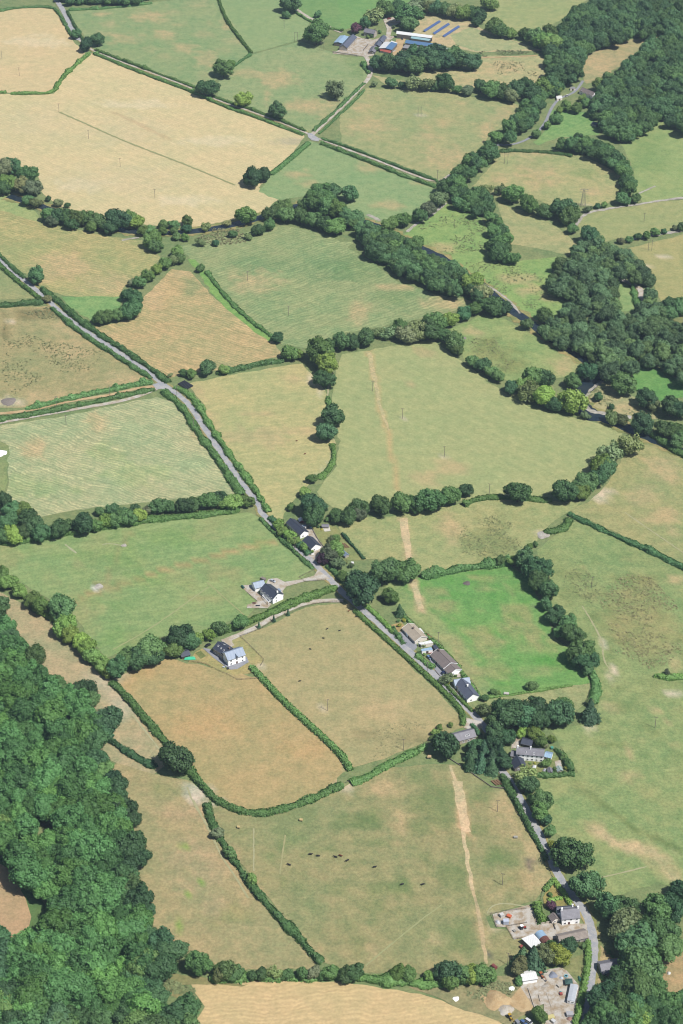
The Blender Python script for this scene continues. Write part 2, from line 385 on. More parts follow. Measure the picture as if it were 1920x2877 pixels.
def mottles(s, n, rgb, k, r0, r1, seed):
    rng = random.Random(seed); P = px(s); us = [p[0] for p in P]; vs = [p[1] for p in P]; i = 0
    while i < n:
        u, v = rng.uniform(min(us), max(us)), rng.uniform(min(vs), max(vs))
        if in_poly(P, np.array([u]), np.array([v]))[0]:
            r = rng.uniform(r0, r1); BR.append(('s', (u, v, r*rng.uniform(.8, 1.8), r*rng.uniform(.4, .8)), np.array(land(*rgb)), k*rng.uniform(.4, 1))); i += 1
mottles('F 360 310 770 250 930 440 1100 740 640 830 450 580', 46, (176, 166, 112), .65, 6, 22, 1)
mottles('F 360 310 770 250 930 440 1100 740 640 830 450 580', 26, (98, 158, 66), .6, 8, 26, 2)
mottles('G 1000 180 1568 100 H 480 0 740 100 940 500 660 700 650 900 G 1500 880', 60, (126, 142, 84), .55, 8, 30, 3)
mottles('G 1000 180 1568 100 H 480 0 740 100 940 500 660 700 650 900 G 1500 880', 40, (190, 164, 116), .55, 6, 22, 4)
mottles('F 900 200 1100 40 1568 280 1568 1170 1200 1100 1180 780', 60, (126, 138, 80), .5, 8, 26, 5)
mottles('F 900 200 1100 40 1568 280 1568 1170 1200 1100 1180 780', 30, (186, 170, 116), .5, 6, 18, 6)
mottles('E 0 160 1150 10 1430 250 1100 470 500 650', 50, (172, 168, 112), .5, 8, 30, 7)
mottles('E 0 160 1150 10 1430 250 1100 470 500 650', 30, (136, 162, 92), .5, 8, 26, 8)
mottles('C 880 600 1390 500 1510 700 1500 950 1250 1150', 36, (206, 190, 130), .5, 8, 26, 9)
mottles('B 0 520 110 410 820 485 490 800', 30, (198, 176, 124), .5, 6, 18, 10)
mottles('A 330 60 990 0 1140 240 900 400', 26, (192, 176, 126), .5, 6, 18, 11)
mottles('B 610 860 720 710 1150 740 1270 900 900 930', 22, (150, 162, 98), .5, 6, 16, 12)
mottles('H 900 60 1568 40 1568 520 1200 580', 40, (172, 166, 108), .5, 8, 24, 13)
def paint(V, base):
    """albedo for ground points V (n,2) starting from base"""
    u, v = to_px(V[:, 0], V[:, 1])
    s = 3.0
    nu = (vnoise(V[:, 0]/9, V[:, 1]/9, 1)-.5)+.6*(vnoise(V[:, 0]/4, V[:, 1]/4, 2)-.5); nv = (vnoise(V[:, 0]/9, V[:, 1]/9, 3)-.5)+.6*(vnoise(V[:, 0]/4, V[:, 1]/4, 4)-.5)
    C = np.tile(np.array(base), (len(V), 1))
    lo = (u.min(), v.min(), u.max(), v.max())
    for kind, d, rgb, k in BR:
        if kind == 's':
            x, y, rx, ry = d
            if x+2*rx < lo[0] or x-2*rx > lo[2] or y+2*ry < lo[1] or y-2*ry > lo[3]: continue
            q = ((u-x)/rx+nu*1.1)**2+((v-y)/ry+nv*1.1)**2
            w = k*.85*np.clip(1.35-q*.75, 0, 1)
        else:
            P, wd = d
            if P[:, 0].max()+wd < lo[0] or P[:, 0].min()-wd > lo[2] or P[:, 1].max()+wd < lo[1] or P[:, 1].min()-wd > lo[3]: continue
            q = np.full(len(V), 1e9)
            for a, b in zip(P[:-1], P[1:]):
                e = b-a; t = np.clip(((u-a[0])*e[0]+(v-a[1])*e[1])/(e@e), 0, 1)
                q = np.minimum(q, np.hypot(u-a[0]-t*e[0], v-a[1]-t*e[1]))
            w = k*np.clip((wd*(.62+.35*nu)-q)/max(2.2, wd*.3 if wd > 30 else 0)+.5, 0, 1)
        C = C*(1-w[:, None])+rgb*w[:, None]
    return C
_fi = [0]
def sheet(name, P, z, step, base, label, cat, rows=None, row_amt=0.0, row_w=4.0, mottle=1.0, kind='structure', mat=None, do_paint=True):
    """a piece of ground: outline P (world), filled with a fine grid so that its tint can vary"""
    P = [Vector((p[0], p[1])) for p in P]
    ring = []
    for a, b in zip(P, P[1:]+P[:1]):
        n = max(1, int((b-a).length/(step*1.5)))
        ring += [a.lerp(b, i/n) for i in range(n)]
    A = np.array([(p.x, p.y) for p in ring])
    if kind == 'structure':
        A = A+np.c_[vnoise(A[:, 0]/5, A[:, 1]/5, 21)-.5, vnoise(A[:, 0]/5, A[:, 1]/5, 22)-.5]*min(3.0, step*.75); ring = [Vector((float(a), float(b))) for a, b in A]
    lo, hi = A.min(0), A.max(0)
    gx, gy = np.meshgrid(np.arange(lo[0], hi[0], step), np.arange(lo[1], hi[1], step*1.4)); gx = gx.ravel(); gy = gy.ravel()
    ins = in_poly(A, gx, gy); gx, gy = gx[ins], gy[ins]
    pts = ring+[Vector((float(x), float(y))) for x, y in zip(gx, gy)]
    n = len(ring)
    vs, _e, fs, *_r = delaunay_2d_cdt(pts, [(i, (i+1) % n) for i in range(n)], [], 1, 1e-4)
    V = np.array([(p.x, p.y, 0.0) for p in vs]); F = np.array([f for f in fs if len(f) == 3])
    e1 = V[F[:, 1]]-V[F[:, 0]]; e2 = V[F[:, 2]]-V[F[:, 0]]; fl = (e1[:, 0]*e2[:, 1]-e1[:, 1]*e2[:, 0]) < 0
    F[fl] = F[fl][:, ::-1]
    me = np_mesh(name, V, F, mat or LAND)
    C = paint(V[:, :2], base) if do_paint else np.tile(np.array(base), (len(V), 1))
    at = me.attributes.new('tint', 'FLOAT_COLOR', 'POINT'); at.data.foreach_set('color', np.c_[C, np.ones(len(C))].astype(np.float32).ravel())
    o = link(name, me); o.location.z = z
    if rows is not None:
        a, b = gps(rows)[:2]; o['row_angle'] = math.atan2(b.y-a.y, b.x-a.x)
    else: o['row_angle'] = 0.0
    o['row_amount'] = float(row_amt); o['row_width'] = float(row_w); o['mottle'] = float(mottle)
    return tag(o, label, cat, kind=kind)
def field(s, rgb, label, rows=None, amt=0.0, w=4.0, mottle=1.0, name='field', step=4.5):
    _fi[0] += 1
    return sheet(name, gps(s), .04+.003*_fi[0], step, land(*rgb), label, 'field', rows, amt, w, mottle, do_paint=name == 'field')

# the wide ground under everything
g = MB().add([(-5000, -1500, 0), (5000, -1500, 0), (5000, 8500, 0), (-5000, 8500, 0)], [(0, 1, 2, 3)]).build('ground', LAND)
_at = g.data.attributes.new('tint', 'FLOAT_COLOR', 'POINT'); _at.data.foreach_set('color', [*land(140, 150, 96), 1]*4)
g['row_angle'] = 0.0; g['row_amount'] = 0.0; g['row_width'] = 4.0; g['mottle'] = 1.0
tag(g, 'dry grassy valley ground beneath and beyond the fields', 'ground', kind='structure')

STRAW = (223, 202, 150)
field('A -40 60 80 38 250 34 275 60 330 180 370 220 395 250 330 310 265 380 250 425 50 425 -40 420', (223, 198, 147), 'straw-coloured stubble field in the top corner beside the curving hedge', 'A 0 140 250 120', .3, 3.5, .45)
field('A 430 240 560 295 700 350 900 425 1000 475 1200 545 1400 618 1330 720 1240 800 1190 860 1285 915 1200 975 1100 1005 890 1040 740 1040 600 1020 420 975 300 960 200 890 170 800 100 780 -40 750 -40 430 250 430 270 390 340 310 400 255', STRAW, 'biggest pale straw stubble field with a thin green line across it', 'A 420 400 1200 680', .4, 3.5, .45, step=4)
field('A 315 50 700 10 1000 -20 1030 90 1090 160 1150 245 1080 290 1000 365 900 405 700 330 480 240 430 222 340 100', (154, 168, 112), 'green field with round tan patches above the long double-hedged lane')
field('A 1000 -20 1300 -20 1310 30 1420 100 1385 180 1150 245 1080 150 1040 90', (156, 172, 114), 'plain green field with one wire pole below the far farm lane', mottle=.6)
field('A 1320 -20 1568 -20 1568 140 1430 85 1360 40', (132, 162, 96), 'fresh green field beyond the far farm lane', mottle=.6)
field('A 1155 250 1385 190 1568 255 B 30 262 105 262 130 330 100 390 0 500 A 1430 612 1230 545 1000 440 1000 370 1090 290', (158, 170, 114), 'green field with scattered single trees in front of the far farm')
field('A 1415 645 1440 650 1568 695 B 150 745 440 850 430 890 380 940 300 1010 180 1025 60 980 A 1500 870 1400 900 1280 920 1190 880 1240 800', (154, 172, 114), 'green triangular field below the lane crossing', mottle=.8)
field('B -10 515 110 405 300 405 500 430 825 480 800 540 680 620 620 700 490 812 440 835 0 662', (172, 172, 116), 'yellowish field with a bare tan hollow beside the farm lane')
field('B 140 345 300 372 430 310 600 330 625 255 920 258 945 300 920 375 800 400 600 405 380 375 200 385', (192, 182, 128), 'narrow dry meadow between two rows of trees near the far farm')
field('B 330 150 350 90 390 50 580 90 640 130 920 232 620 240 420 200', (202, 184, 136), 'dry paddock holding the three solar arrays')
field('B 500 165 590 125 900 225 620 236 530 205', (176, 178, 124), 'rough pale grass strip behind the long farm sheds')
field('B 640 95 700 -20 1150 -20 1000 95 900 150 830 160 660 110', (170, 174, 114), 'smooth olive field at the top between two woods', mottle=.7)
field('B -20 -20 390 -20 380 40 100 115 0 140', (132, 166, 96), 'bright green field behind the farmhouse trees', mottle=.6)
field('B 1090 300 1110 270 1250 190 1490 158 1380 200 1330 275 1240 325 1235 370 1120 385', (182, 168, 118), 'tan tongue of open ground running up into the wood')
field('B 880 655 950 580 960 505 1130 515 1195 590 1180 620 1000 630 900 668', (138, 168, 98), 'small green paddock beside the track to the wooded house', 'B 920 630 1100 560', .5, 5)
field('B 600 855 690 760 720 700 1000 690 1150 735 1280 800 1280 900 1200 945 950 940 860 900 760 910 650 880', (180, 176, 118), 'rounded yellow field ringed by trees with the lattice pylon')
field('B 1285 665 1450 550 1580 590 1580 900 1380 932 1335 880 1340 780', (162, 174, 108), 'open green field below the far wood at the picture edge', mottle=.7)
field('B 1075 1010 1130 970 1400 930 1580 915 1580 1045 1200 1110 1100 1070', (172, 172, 112), 'long yellow-green field between two stony streams', mottle=.6)
field('B 280 1090 340 1030 480 930 640 1000 700 1080 650 1150 800 1200 D 1010 0 960 60 960 150 1030 210 1010 280 890 295 820 262 720 165 640 125 520 60 480 0', (152, 174, 100), 'bright riverside pasture dotted with tufts and bare scrapes')
field('B 715 930 900 990 1000 1050 1095 1130 1085 1190 960 1150 780 1120 760 1060', (178, 174, 118), 'small dry field wedged between two tree belts')
field('B 1310 1140 1580 1075 1580 1240 D 1580 190 1470 215 1420 100 1360 0', (180, 172, 112), 'yellow field beside the stony bank at the picture edge', mottle=.6)
field('A -40 870 100 925 200 1005 190 1025 -40 960', (168, 178, 112), 'rough grassy strip along the riverside trees')
field('A -40 955 190 1022 490 1085 660 1105 740 1180 C 700 50 560 150 545 195 300 182 200 150 0 -10 -40 -30', (182, 174, 114), 'mown field with curving swath lines above the lane', 'A 100 1040 560 1150', .9, 3.4)
field('C -40 35 180 190 -40 205', (166, 166, 110), 'small olive triangle of field beside the lane at the edge')
field('C -40 240 220 228 340 330 690 560 520 605 120 695 -40 700', (176, 164, 112), 'dry field speckled with dark rush tufts')
field('C 280 185 560 185 555 240 420 295 330 245', (142, 172, 102), 'lush green wedge between the lane and a bend of bushes')
field('C 430 325 620 290 650 200 790 62 880 70 960 170 1100 290 1250 385 1295 455 1000 525 830 545 765 560 600 445', (194, 174, 120), 'tan mown field with sweeping swath lines beside the green ditch', 'C 500 380 1000 520', .9, 3.4)
field('A 820 1130 1290 1035 1450 1060 1568 1110 B 60 1110 D 30 -40 130 20 250 115 430 175 560 195 625 225 400 280 0 355 C 1400 425 1300 405 1210 335 1100 240 1000 150 940 60 860 0', (158, 168, 112), 'big green mown field with parallel swath lines below the river', 'C 1050 260 1560 90', .9, 3.8, step=4)
field('C 860 15 900 15 960 90 1010 175 1090 250 1170 315 1250 375 1240 395 1150 330 1060 260 980 180 925 90', (138, 172, 90), 'vivid green strip of ditch grass between two mown fields')
field('C -40 785 350 725 720 645 790 665 900 800 1000 950 1105 1095 1000 1095 700 1125 350 1165 E 200 20 90 60 C 30 1090 40 1000 30 860 -40 830', (184, 185, 134), 'pale field combed with fine curved rows beside the lane', 'C 100 900 600 1060', 1.2, 3.0, step=4)
field('C -40 760 10 850 40 870 35 1000 20 1090 -40 1110', (150, 158, 100), 'rough edge with white plastic sheet at the picture side')
field('C 860 585 1000 555 1390 492 1440 560 1500 620 1515 680 1475 720 1545 850 1510 970 1400 1065 1300 1180 E 1290 40 1235 10 C 1000 845 930 680', (192, 184, 124), 'golden field with the wrapped bales at its corner', 'C 900 840 1500 780', .35, 6, .7, step=4)
field('D 0 450 130 432 420 380 460 420 570 500 690 590 860 690 1080 745 1295 795 1260 880 1150 960 1100 1045 960 1085 860 1110 600 1115 340 1150 80 1180 0 1170 C 1490 1130 1450 1085 1540 965 1560 850 1500 720 1530 640 1540 540', (178, 180, 120), 'largest pale green field with a tan trench line down it', 'D 200 560 900 900', .3, 6, .55, step=4)
field('D 500 335 640 275 750 285 850 350 960 390 1115 480 1090 545 960 565 985 650 900 640 760 570 560 475 540 370', (160, 172, 106), 'rough riverside meadow with an olive corner')
field('D 1095 655 1190 575 1250 595 1350 650 1450 745 1330 745 1200 725', (184, 176, 124), 'dry spit of grass inside the river bend')
field('D 1330 480 1480 525 1580 590 1580 645 1460 665 1340 610', (122, 162, 86), 'bright green meadow in the river bend below the wood')
field('D 1470 285 1580 265 1580 365', (152, 150, 96), 'rough brownish scrap of pasture at the picture edge')
field('D 1265 115 1320 125 1345 255 1285 255', (152, 172, 106), 'strip of grass beside the hidden lane')
field('D 1395 845 1580 925 1580 1180 F 1580 240 1300 112 1040 -10 D 1130 1130 1210 1060 1290 930', (170, 168, 110), 'dry pasture with bare scrapes beyond the diagonal hedge')
field('F -10 50 80 30 300 10 D 600 1125 700 1112 960 1125 1110 1130 F 1040 0 900 95 895 150 850 185 720 222 560 252 380 285 330 235 110 215 0 100', (174, 174, 114), 'narrow field with a straight tan trench scar and rushes')
field('F 895 180 1045 45 1100 40 1580 270 1580 1190 H 1580 560 1450 530 1300 580 1190 600 1130 480 1050 360 960 260 880 130 880 60 1080 20 F 960 1000 1170 960 1190 800 1150 750 1060 640 980 540 960 400 900 260', (154, 166, 104), 'broad rough pasture with a brown rushy hollow', step=4)
field('F 180 330 360 300 770 245 850 300 940 440 970 560 1060 650 1110 740 1155 780 880 822 640 845 590 780 540 700 440 580 340 510 270 440', (126, 166, 88), 'vivid green field behind the row of bungalows', step=3.5)
field('F 640 855 880 825 1060 792 1145 785 1145 850 1060 930 880 890 700 900', (166, 168, 112), 'small rough plot between garden hedge and dark trees', step=3)
field('E 1050 592 1150 550 1240 515 1400 440 1568 415 F 50 430 170 560 400 780 535 930 540 960 420 1005 390 1050 250 1110 100 1160 G 1568 20 1550 -20 E 1568 1110 1400 955 1250 805 1150 705 1090 640', (184, 170, 118), 'dry paddock with small dark livestock beside the lane', mottle=.7)
field('E -40 150 300 110 650 40 1150 0 1200 30 1440 258 1390 305 1300 320 1110 335 1180 430 1130 475 930 550 700 580 490 670 330 470 230 400 60 300 -40 240', (152, 170, 106), 'green field with tan drainage scars behind the white house', 'E 300 600 900 480', .4, 6, .8, step=4)
field('E -40 350 60 390 250 520 420 700 510 765 640 935 800 1095 760 1165 G 700 40 560 -10 E 400 1080 440 980 330 830 220 780 110 660 0 570 -40 500', (186, 171, 126), 'narrow tan strip of grass along the wood edge')
field('E 515 768 740 668 860 690 1200 760 1300 862 1400 955 1568 1115 G 1568 20 1540 85 1420 145 1300 185 1200 200 1100 192 1000 150 910 50 E 850 1150 800 1095 640 935', (190, 168, 114), 'brown parched field below the white gabled house', mottle=.7)
field('G 540 -20 700 30 880 60 970 150 955 210 1000 310 1130 510 1300 695 1460 885 1440 925 1100 930 970 915 880 860 700 790 640 640 560 500 580 400 500 200 480 0', (178, 164, 114), 'pinkish parched field beside the wood with a worn path', step=3.5)
field('G 975 160 1100 210 1250 208 1420 150 1568 95 H 0 90 40 68 220 0 480 -20 560 -5 690 95 750 100 850 280 960 500 890 610 660 680 680 735 760 740 830 805 825 860 700 930 420 945 100 945 G 1568 925 1480 895 1300 690 1100 430 1000 290', (164, 158, 106), 'big patchy pasture with black cattle and a tan trench scar', step=3.5)
field('G 880 1000 960 975 1100 975 1568 982 H 0 985 250 1018 420 1055 560 1105 700 1145 770 1200 G 870 1200 940 1100', (222, 192, 138), 'gold stubble field with curved combine rows at the bottom edge', 'G 1000 1060 1560 1020', .6, 3.0, .35, step=3.5)
field('G -40 420 20 430 100 510 160 680 100 790 -40 800', (198, 166, 122), 'tan clearing inside the wood', mottle=.5)
field('G -40 410 20 420 250 680 150 790 100 790 150 690 90 520', (104, 130, 72), 'green bracken margin of the wood clearing')
field('H 1010 890 1120 850 1115 950 1060 995 1000 930', (152, 150, 96), 'scruffy garden lawn behind the builder yard', step=2.5)
field('H 1430 900 1580 840 1580 1110 1430 1050', (188, 162, 114), 'parched lawn behind the roadside trees', step=3)
field('H 1185 815 1265 885 1195 1000 1165 1000', (190, 168, 118), 'parched verge in front of the grey-roofed cottage', step=2)
field('H 920 600 975 515 1045 640 985 650 930 640', (178, 156, 92), 'yellowed garden lawn enclosed by clipped hedges', step=2)
field('#8 570 240 700 330 870 280 1000 300 1480 860 1200 880 1040 760 820 690 650 480', (158, 158, 98), 'cottage garden lawn with gazebo and beds', step=2)
field('#7 1040 505 1340 500 1420 420 1500 560 1520 650 1150 690 1030 600', (140, 146, 88), 'back lawn of the long white house', step=2)
field('#7 60 230 330 30 430 150 300 190 200 240', (180, 164, 112), 'rough yard garden behind the stone barn', step=2)
field('#3 740 210 870 180 1330 620 1220 760 1040 660 970 520 720 390', (182, 168, 110), 'fenced dry lawn beside the white gabled house', step=2)
field('#3 -60 660 60 470 190 400 640 780 1040 680 1200 780 1180 850 800 900 420 790 240 690', (184, 168, 108), 'dry lawn below the white gabled house', step=2)
field('#6 0 200 160 160 400 430 340 480 100 320', (188, 162, 106), 'parched front lawn of the first bungalow', step=2)
field('G 1150 1000 700 930 780 985 900 1040 880 1100 700 1000', (160, 148, 96), 'weedy ground at the wood corner', step=3)
field('H 470 960 700 960 820 940 850 1010 880 1110 760 1180 560 1110 430 1050 300 1010', (166, 154, 108), 'weedy waste ground beside the builder yard', step=3)

field('H 508 60 552 66 566 130 578 200 594 294 550 298 538 200 520 130', (220, 194, 148), 'crisp bare trench scar in the cattle pasture', name='bare_strip', step=2)
field('F 266 28 300 28 326 222 296 222 280 120', (220, 194, 148), 'crisp bare trench scar above the tree clump', name='bare_strip', step=2)
field('F 320 322 345 318 376 445 352 445 335 390', (220, 194, 148), 'crisp bare trench scar beside the vivid green field', name='bare_strip', step=2)
field('H 494 -10 506 -10 526 60 514 62', (220, 194, 148), 'thin upper end of the trench scar by the barn', name='bare_strip', step=2)
field('H 550 296 568 296 584 400 610 560 594 564 568 420', (220, 194, 148), 'thin lower part of the trench scar in the cattle pasture', name='bare_strip', step=2)
field('H 596 562 612 562 634 660 656 780 676 900 660 902 640 790 616 670', (204, 180, 134), 'faint lowest part of the trench scar towards the farm sheds', name='bare_strip', step=2)
field('D 116 440 134 438 160 540 182 680 222 800 214 806 168 690 142 560', (206, 188, 136), 'tan trench line down the largest field', name='bare_strip', step=2.5)
# ---------------------------------------------------------------- lanes, tracks, yards, river
def mat_surface(name, rgb, rgb2, wear=.5, scale=.5):
    m, nt, nd, lk, bs = new_mat(name)
    co = N(nt, 'ShaderNodeNewGeometry').outputs['Position']
    f = noise_n(nt, co, scale*.3, 5, .65); f2 = noise_n(nt, co, scale*3, 3, .6)
    c = mix_n(nt, remap(nt, f, .4, .62, 0, wear), rgb, rgb2)
    lk.new(hsv_n(nt, c, remap(nt, f2, .3, .7, .86, 1.14)), bs.inputs['Base Color'])
    bs.inputs['Roughness'].default_value = .95; bs.inputs['Specular IOR Level'].default_value = .15; return m
ROAD = mat_surface('road_surface', alb(166, 168, 174, .55), alb(194, 190, 184, .56), .8, .7)
GRAVEL = mat_surface('gravel_surface', alb(204, 198, 188, .58), alb(180, 164, 138, .56), .9)
PAVE = mat_surface('yard_surface', alb(200, 194, 184, .58), alb(170, 150, 122, .55), .95, .8)
DIRT = mat_surface('dirt_surface', alb(216, 190, 146), alb(192, 160, 116), .8)
TARMAC = mat_surface('tarmac_surface', alb(158, 160, 168), alb(178, 178, 182), .6)
VERGE = mat_surface('verge_grass', alb(140, 148, 90), alb(190, 170, 116), .9, .4)
STONES = mat_surface('river_stones', alb(206, 200, 188), alb(160, 152, 138), .8)
_zi = [0]
def lift():
    _zi[0] += 1; return .0008*_zi[0]
def ribbon(name, s, w, z, mat, label, cat, kind='structure', jit=.08):
    P = resample(smooth_line(gps(s), 2), 3.0); V = []; F = []
    W = w if isinstance(w, (list, tuple)) else (w, w); z += lift()
    rng = random.Random(len(P)*7+int(z*1000))
    for i, p in enumerate(P):
        d = (P[min(i+1, len(P)-1)]-P[max(i-1, 0)]); d.z = 0; d.normalize(); n = Vector((-d.y, d.x, 0))
        ww = W[0]+(W[1]-W[0])*i/max(1, len(P)-1)
        for k in (-.5, .5): V.append(p+n*k*ww*(1+rng.uniform(-jit, jit))+Vector((0, 0, z)))
        if i: F.append((2*i-2, 2*i-1, 2*i+1, 2*i))
    me = np_mesh(name, [tuple(v) for v in V], F, mat)
    b = me.polygons[0].normal.z
    if b < 0: me.flip_normals()
    return tag(link(name, me), label, cat, kind=kind)
def patch(name, s, z, mat, label, cat='ground', kind='structure'):
    P = gps(s); z += lift()
    b = MB().add([(p.x, p.y, z) for p in P], [tuple(range(len(P)))])
    return tag(b.build(name, mat), label, cat, kind=kind)
THIN_LABELS = ['thin green tramline crossing the biggest stubble field', 'short bare trod near the trees by the pylon field', 'short bare trod by the gateway clump', 'pale sheep path winding down the rough pasture', 'thin pale path beyond the diagonal hedge', 'thin pale path across the lower pasture to the lane', 'faint straight wheel track across the cattle pasture', 'pale curved track round the farmyard pen', 'white strip of sheeting in the green field', 'pale curved scar at the top of the green field', 'faint diagonal wheel track across the green field', 'straight mown boundary line behind the pergola house', 'thin white path along the tan strip by the wood', 'pale worn path beside the hedge in the pinkish field', 'second faint path branching in the pinkish field', 'straight upright scar in the cattle pasture', 'slanting tan scar in the cattle pasture']
for i_, (s_, w_, c_, k_) in enumerate(THIN):
    ribbon('path', s_, max(.9, w_*.62/scale_at(*px(s_)[0])), .262+.0015*i_, mat_surface('worn_path_%d' % i_, land(*(int(.36*q+.64*r) for q, r in zip(c_, (176, 172, 116)))), land(*(int(.2*q+.8*r) for q, r in zip(c_, (172, 168, 112)))), 1.0, 1.2), THIN_LABELS[i_], 'path', jit=.45)
LANE = 'C -60 -30 0 20 110 110 200 182 280 260 360 322 470 392 590 470 700 545 745 588 800 622 870 680 920 760 980 850 1040 940 1130 1070 1200 1152 E 1195 0 1290 92 1400 195 1470 262 1540 332 F 10 375 80 432 180 520 280 610 380 702 470 785 560 882 640 962 690 1030 H 650 -60 745 20 800 110 850 200 910 310 950 400 1000 510 1060 590 1110 650 1142 720 1158 790 1158 870 1145 980 1130 1060 1108 1120 1085 1190'
ribbon('verge', LANE, 8.0, .30, VERGE, 'grass verges along the main lane', 'verge', jit=.25)
ribbon('road', LANE, 4.8, .335, ROAD, 'grey main lane running diagonally between hedges', 'road', jit=.13)
patch('road', 'C 700 590 750 575 800 625 850 660 815 640 745 610 720 612', .345, ROAD, 'widened grey tarmac at the lane junction', 'road')
ribbon('track', 'C 735 602 600 660 300 710 -60 775', 4.0, .325, GRAVEL, 'pale surfaced side road leaving the junction', 'road')
ribbon('track', 'C 725 597 640 604 500 640 300 668 130 712 -60 728', 3.6, .315, DIRT, 'tan earth track between two hedges left of the junction', 'track')
ribbon('verge', 'A 240 -20 300 60 330 130 370 190 420 230 500 262 700 336 900 411 1000 462 1200 527 1410 610', 6.0, .30, VERGE, 'grass edges of the far double-hedged lane', 'verge')
ribbon('road', 'A 245 -20 300 60 330 135 365 185', 6.0, .335, ROAD, 'short grey stretch of road in the top corner', 'road')
ribbon('road', 'A 365 185 420 230 500 262 700 336 900 411 1000 462 1200 527 1410 610 1440 632 1480 642 1568 678 B 150 731 300 792 440 843 500 800', 3.0, .34, GRAVEL, 'narrow pale lane squeezed between two hedges', 'road')
patch('road', 'A 1412 612 1428 612 1468 638 1462 650 1432 645 1414 630', .35, ROAD, 'small grey lane crossing beside the stubble field', 'road')
ribbon('road', 'A 1430 622 1500 555 1568 492 B 0 493 80 410 140 345 125 275 100 245', 5.0, .335, GRAVEL, 'pale concrete lane climbing to the far farm', 'road')
ribbon('road', 'A 1340 30 1430 92 1568 150', 5.0, .335, GRAVEL, 'pale lane behind the far farm', 'road')
ribbon('track', 'B 600 740 640 690 690 665 780 668 860 640 930 580 960 500 1000 450 1070 428 1110 370', 3.0, .335, TARMAC, 'pale winding track to the wooded house', 'track')
ribbon('road', 'D 1250 95 1300 115 1380 150 1375 205 1390 260', 5.5, .335, GRAVEL, 'bend of pale lane glimpsed between trees', 'road')
ribbon('track', '#3 560 285 760 205 1000 105 1180 20 #2 380 930 480 870 640 780 800 700 950 640 1100 605 1300 590 1500 592', 4.2, .345, GRAVEL, 'pale drive curving to the white gabled house', 'drive')
patch('drive', '#3 545 262 740 190 1000 90 1000 120 860 165 735 225 740 300 780 350 700 400 600 330 560 300', .335, GRAVEL, 'gravel turning place by the white gabled house', 'drive')
patch('yard', '#2 530 312 640 300 740 350 950 318 1120 270 1170 190 1330 310 1250 325 1000 342 760 410 712 470 735 540 650 470 500 372', .34, GRAVEL, 'gravel drive of the white house with pergola', 'drive')
patch('yard', '#2 195 395 290 385 450 540 570 640 520 690 250 690 250 650 390 600 180 420', .335, PAVE, 'pale terrace around the white house with pergola', 'terrace')
patch('yard', '#3 190 400 330 420 640 690 700 650 1000 560 1045 660 830 790 700 800 420 600', .34, TARMAC, 'grey terrace around the white gabled house', 'terrace')
patch('yard', '#1 130 490 200 450 330 400 370 300 440 330 560 345 690 300 790 310 720 360 800 460 700 500 600 430 560 510 480 525 400 512', .335, PAVE, 'pale concrete yard of the far farm', 'yard')
patch('yard', '#1 690 310 700 230 660 130 740 108 850 112 850 160 760 210 740 300', .34, GRAVEL, 'pale farm track behind the farmhouse', 'track')
patch('yard', '#1 760 460 800 340 900 330 860 440 1180 480 1400 450 1400 480 760 520', .33, DIRT, 'bare earth between the long farm sheds', 'yard')
patch('yard', '#4 20 520 460 408 505 430 612 640 780 600 850 640 1080 635 1170 640 1180 720 860 800 650 860 520 770 370 815 280 832 190 680 60 672', .338, PAVE, 'concrete farmyard beside the white farmhouse', 'yard')
patch('yard', '#5 240 330 400 200 570 170 620 200 720 320 720 400 690 520 660 640 440 660 430 470 350 500', .338, PAVE, 'pale gravel builder yard beside the lane', 'yard')
patch('yard', '#5 -120 400 60 400 150 440 240 330 310 340 355 510 250 540 140 470 -40 475', .33, DIRT, 'bare sandy ground beside the builder yard', 'yard')
patch('drive', '#6 105 320 235 300 390 470 405 560 355 615 200 505 130 355', .338, TARMAC, 'grey tarmac forecourt of the first bungalow', 'drive')
patch('drive', '#6 545 690 640 675 905 960 860 1010 765 1015 690 925 650 830', .338, TARMAC, 'grey tarmac forecourt of the long brown bungalow', 'drive')
patch('yard', '#6 915 965 1050 900 1125 1025 1040 1030', .335, PAVE, 'white paved patio behind the long brown bungalow', 'patio')
patch('yard', '#6 520 625 690 600 760 570 815 610 700 660 530 650', .335, mat_plain('red_paving', alb(176, 98, 86), .9), 'red paved strip between the bungalows', 'patio')
patch('yard', '#6 500 330 540 320 650 410 640 430 530 440', .336, mat_plain('red_paving', alb(176, 98, 86)), 'red paved terrace behind the first bungalow', 'patio')
patch('yard', '#7 880 390 915 230 970 250 1000 350 960 380', .338, PAVE, 'pale yard behind the long white house', 'yard')
patch('yard', '#7 1340 520 1400 510 1430 620 1360 625', .338, PAVE, 'small paved strip by the garden sheds', 'patio')
patch('yard', '#8 380 250 545 225 600 350 660 480 825 710 720 830 640 870 510 785 600 720 560 600 440 400', .338, PAVE, 'pale courtyard between the two dark-roofed barns', 'yard')
patch('patio', '#8 760 320 880 300 900 380 800 390', .338, mat_plain('white_paving', alb(232, 226, 214)), 'white patio in front of the garden gazebo', 'patio')
patch('yard', 'F 560 940 575 960 560 990 600 1000 650 990 640 960', .33, GRAVEL, 'gravel pull-in beside the stone barn', 'yard')
RIVER = 'A 40 900 120 925 200 952 330 1000 500 1050 640 1068 800 1072 960 1055 1080 1030 1200 1000 1300 962 1400 940 1500 930 B 0 980 100 1020 180 1045 300 1110 450 1180 D 450 0 540 75 640 128 700 185 775 245 870 310 960 380 1080 450 1165 510 1165 560 1105 605 1090 655 1120 695 1180 738 1290 780 1400 830 1568 900'
ribbon('river_bank', RIVER, 17, .29, VERGE, 'grassy banks of the winding river', 'bank', jit=.3)
ribbon('river', RIVER, 9.5, .31, WATER, 'dark winding river between the trees', 'river', jit=.12)
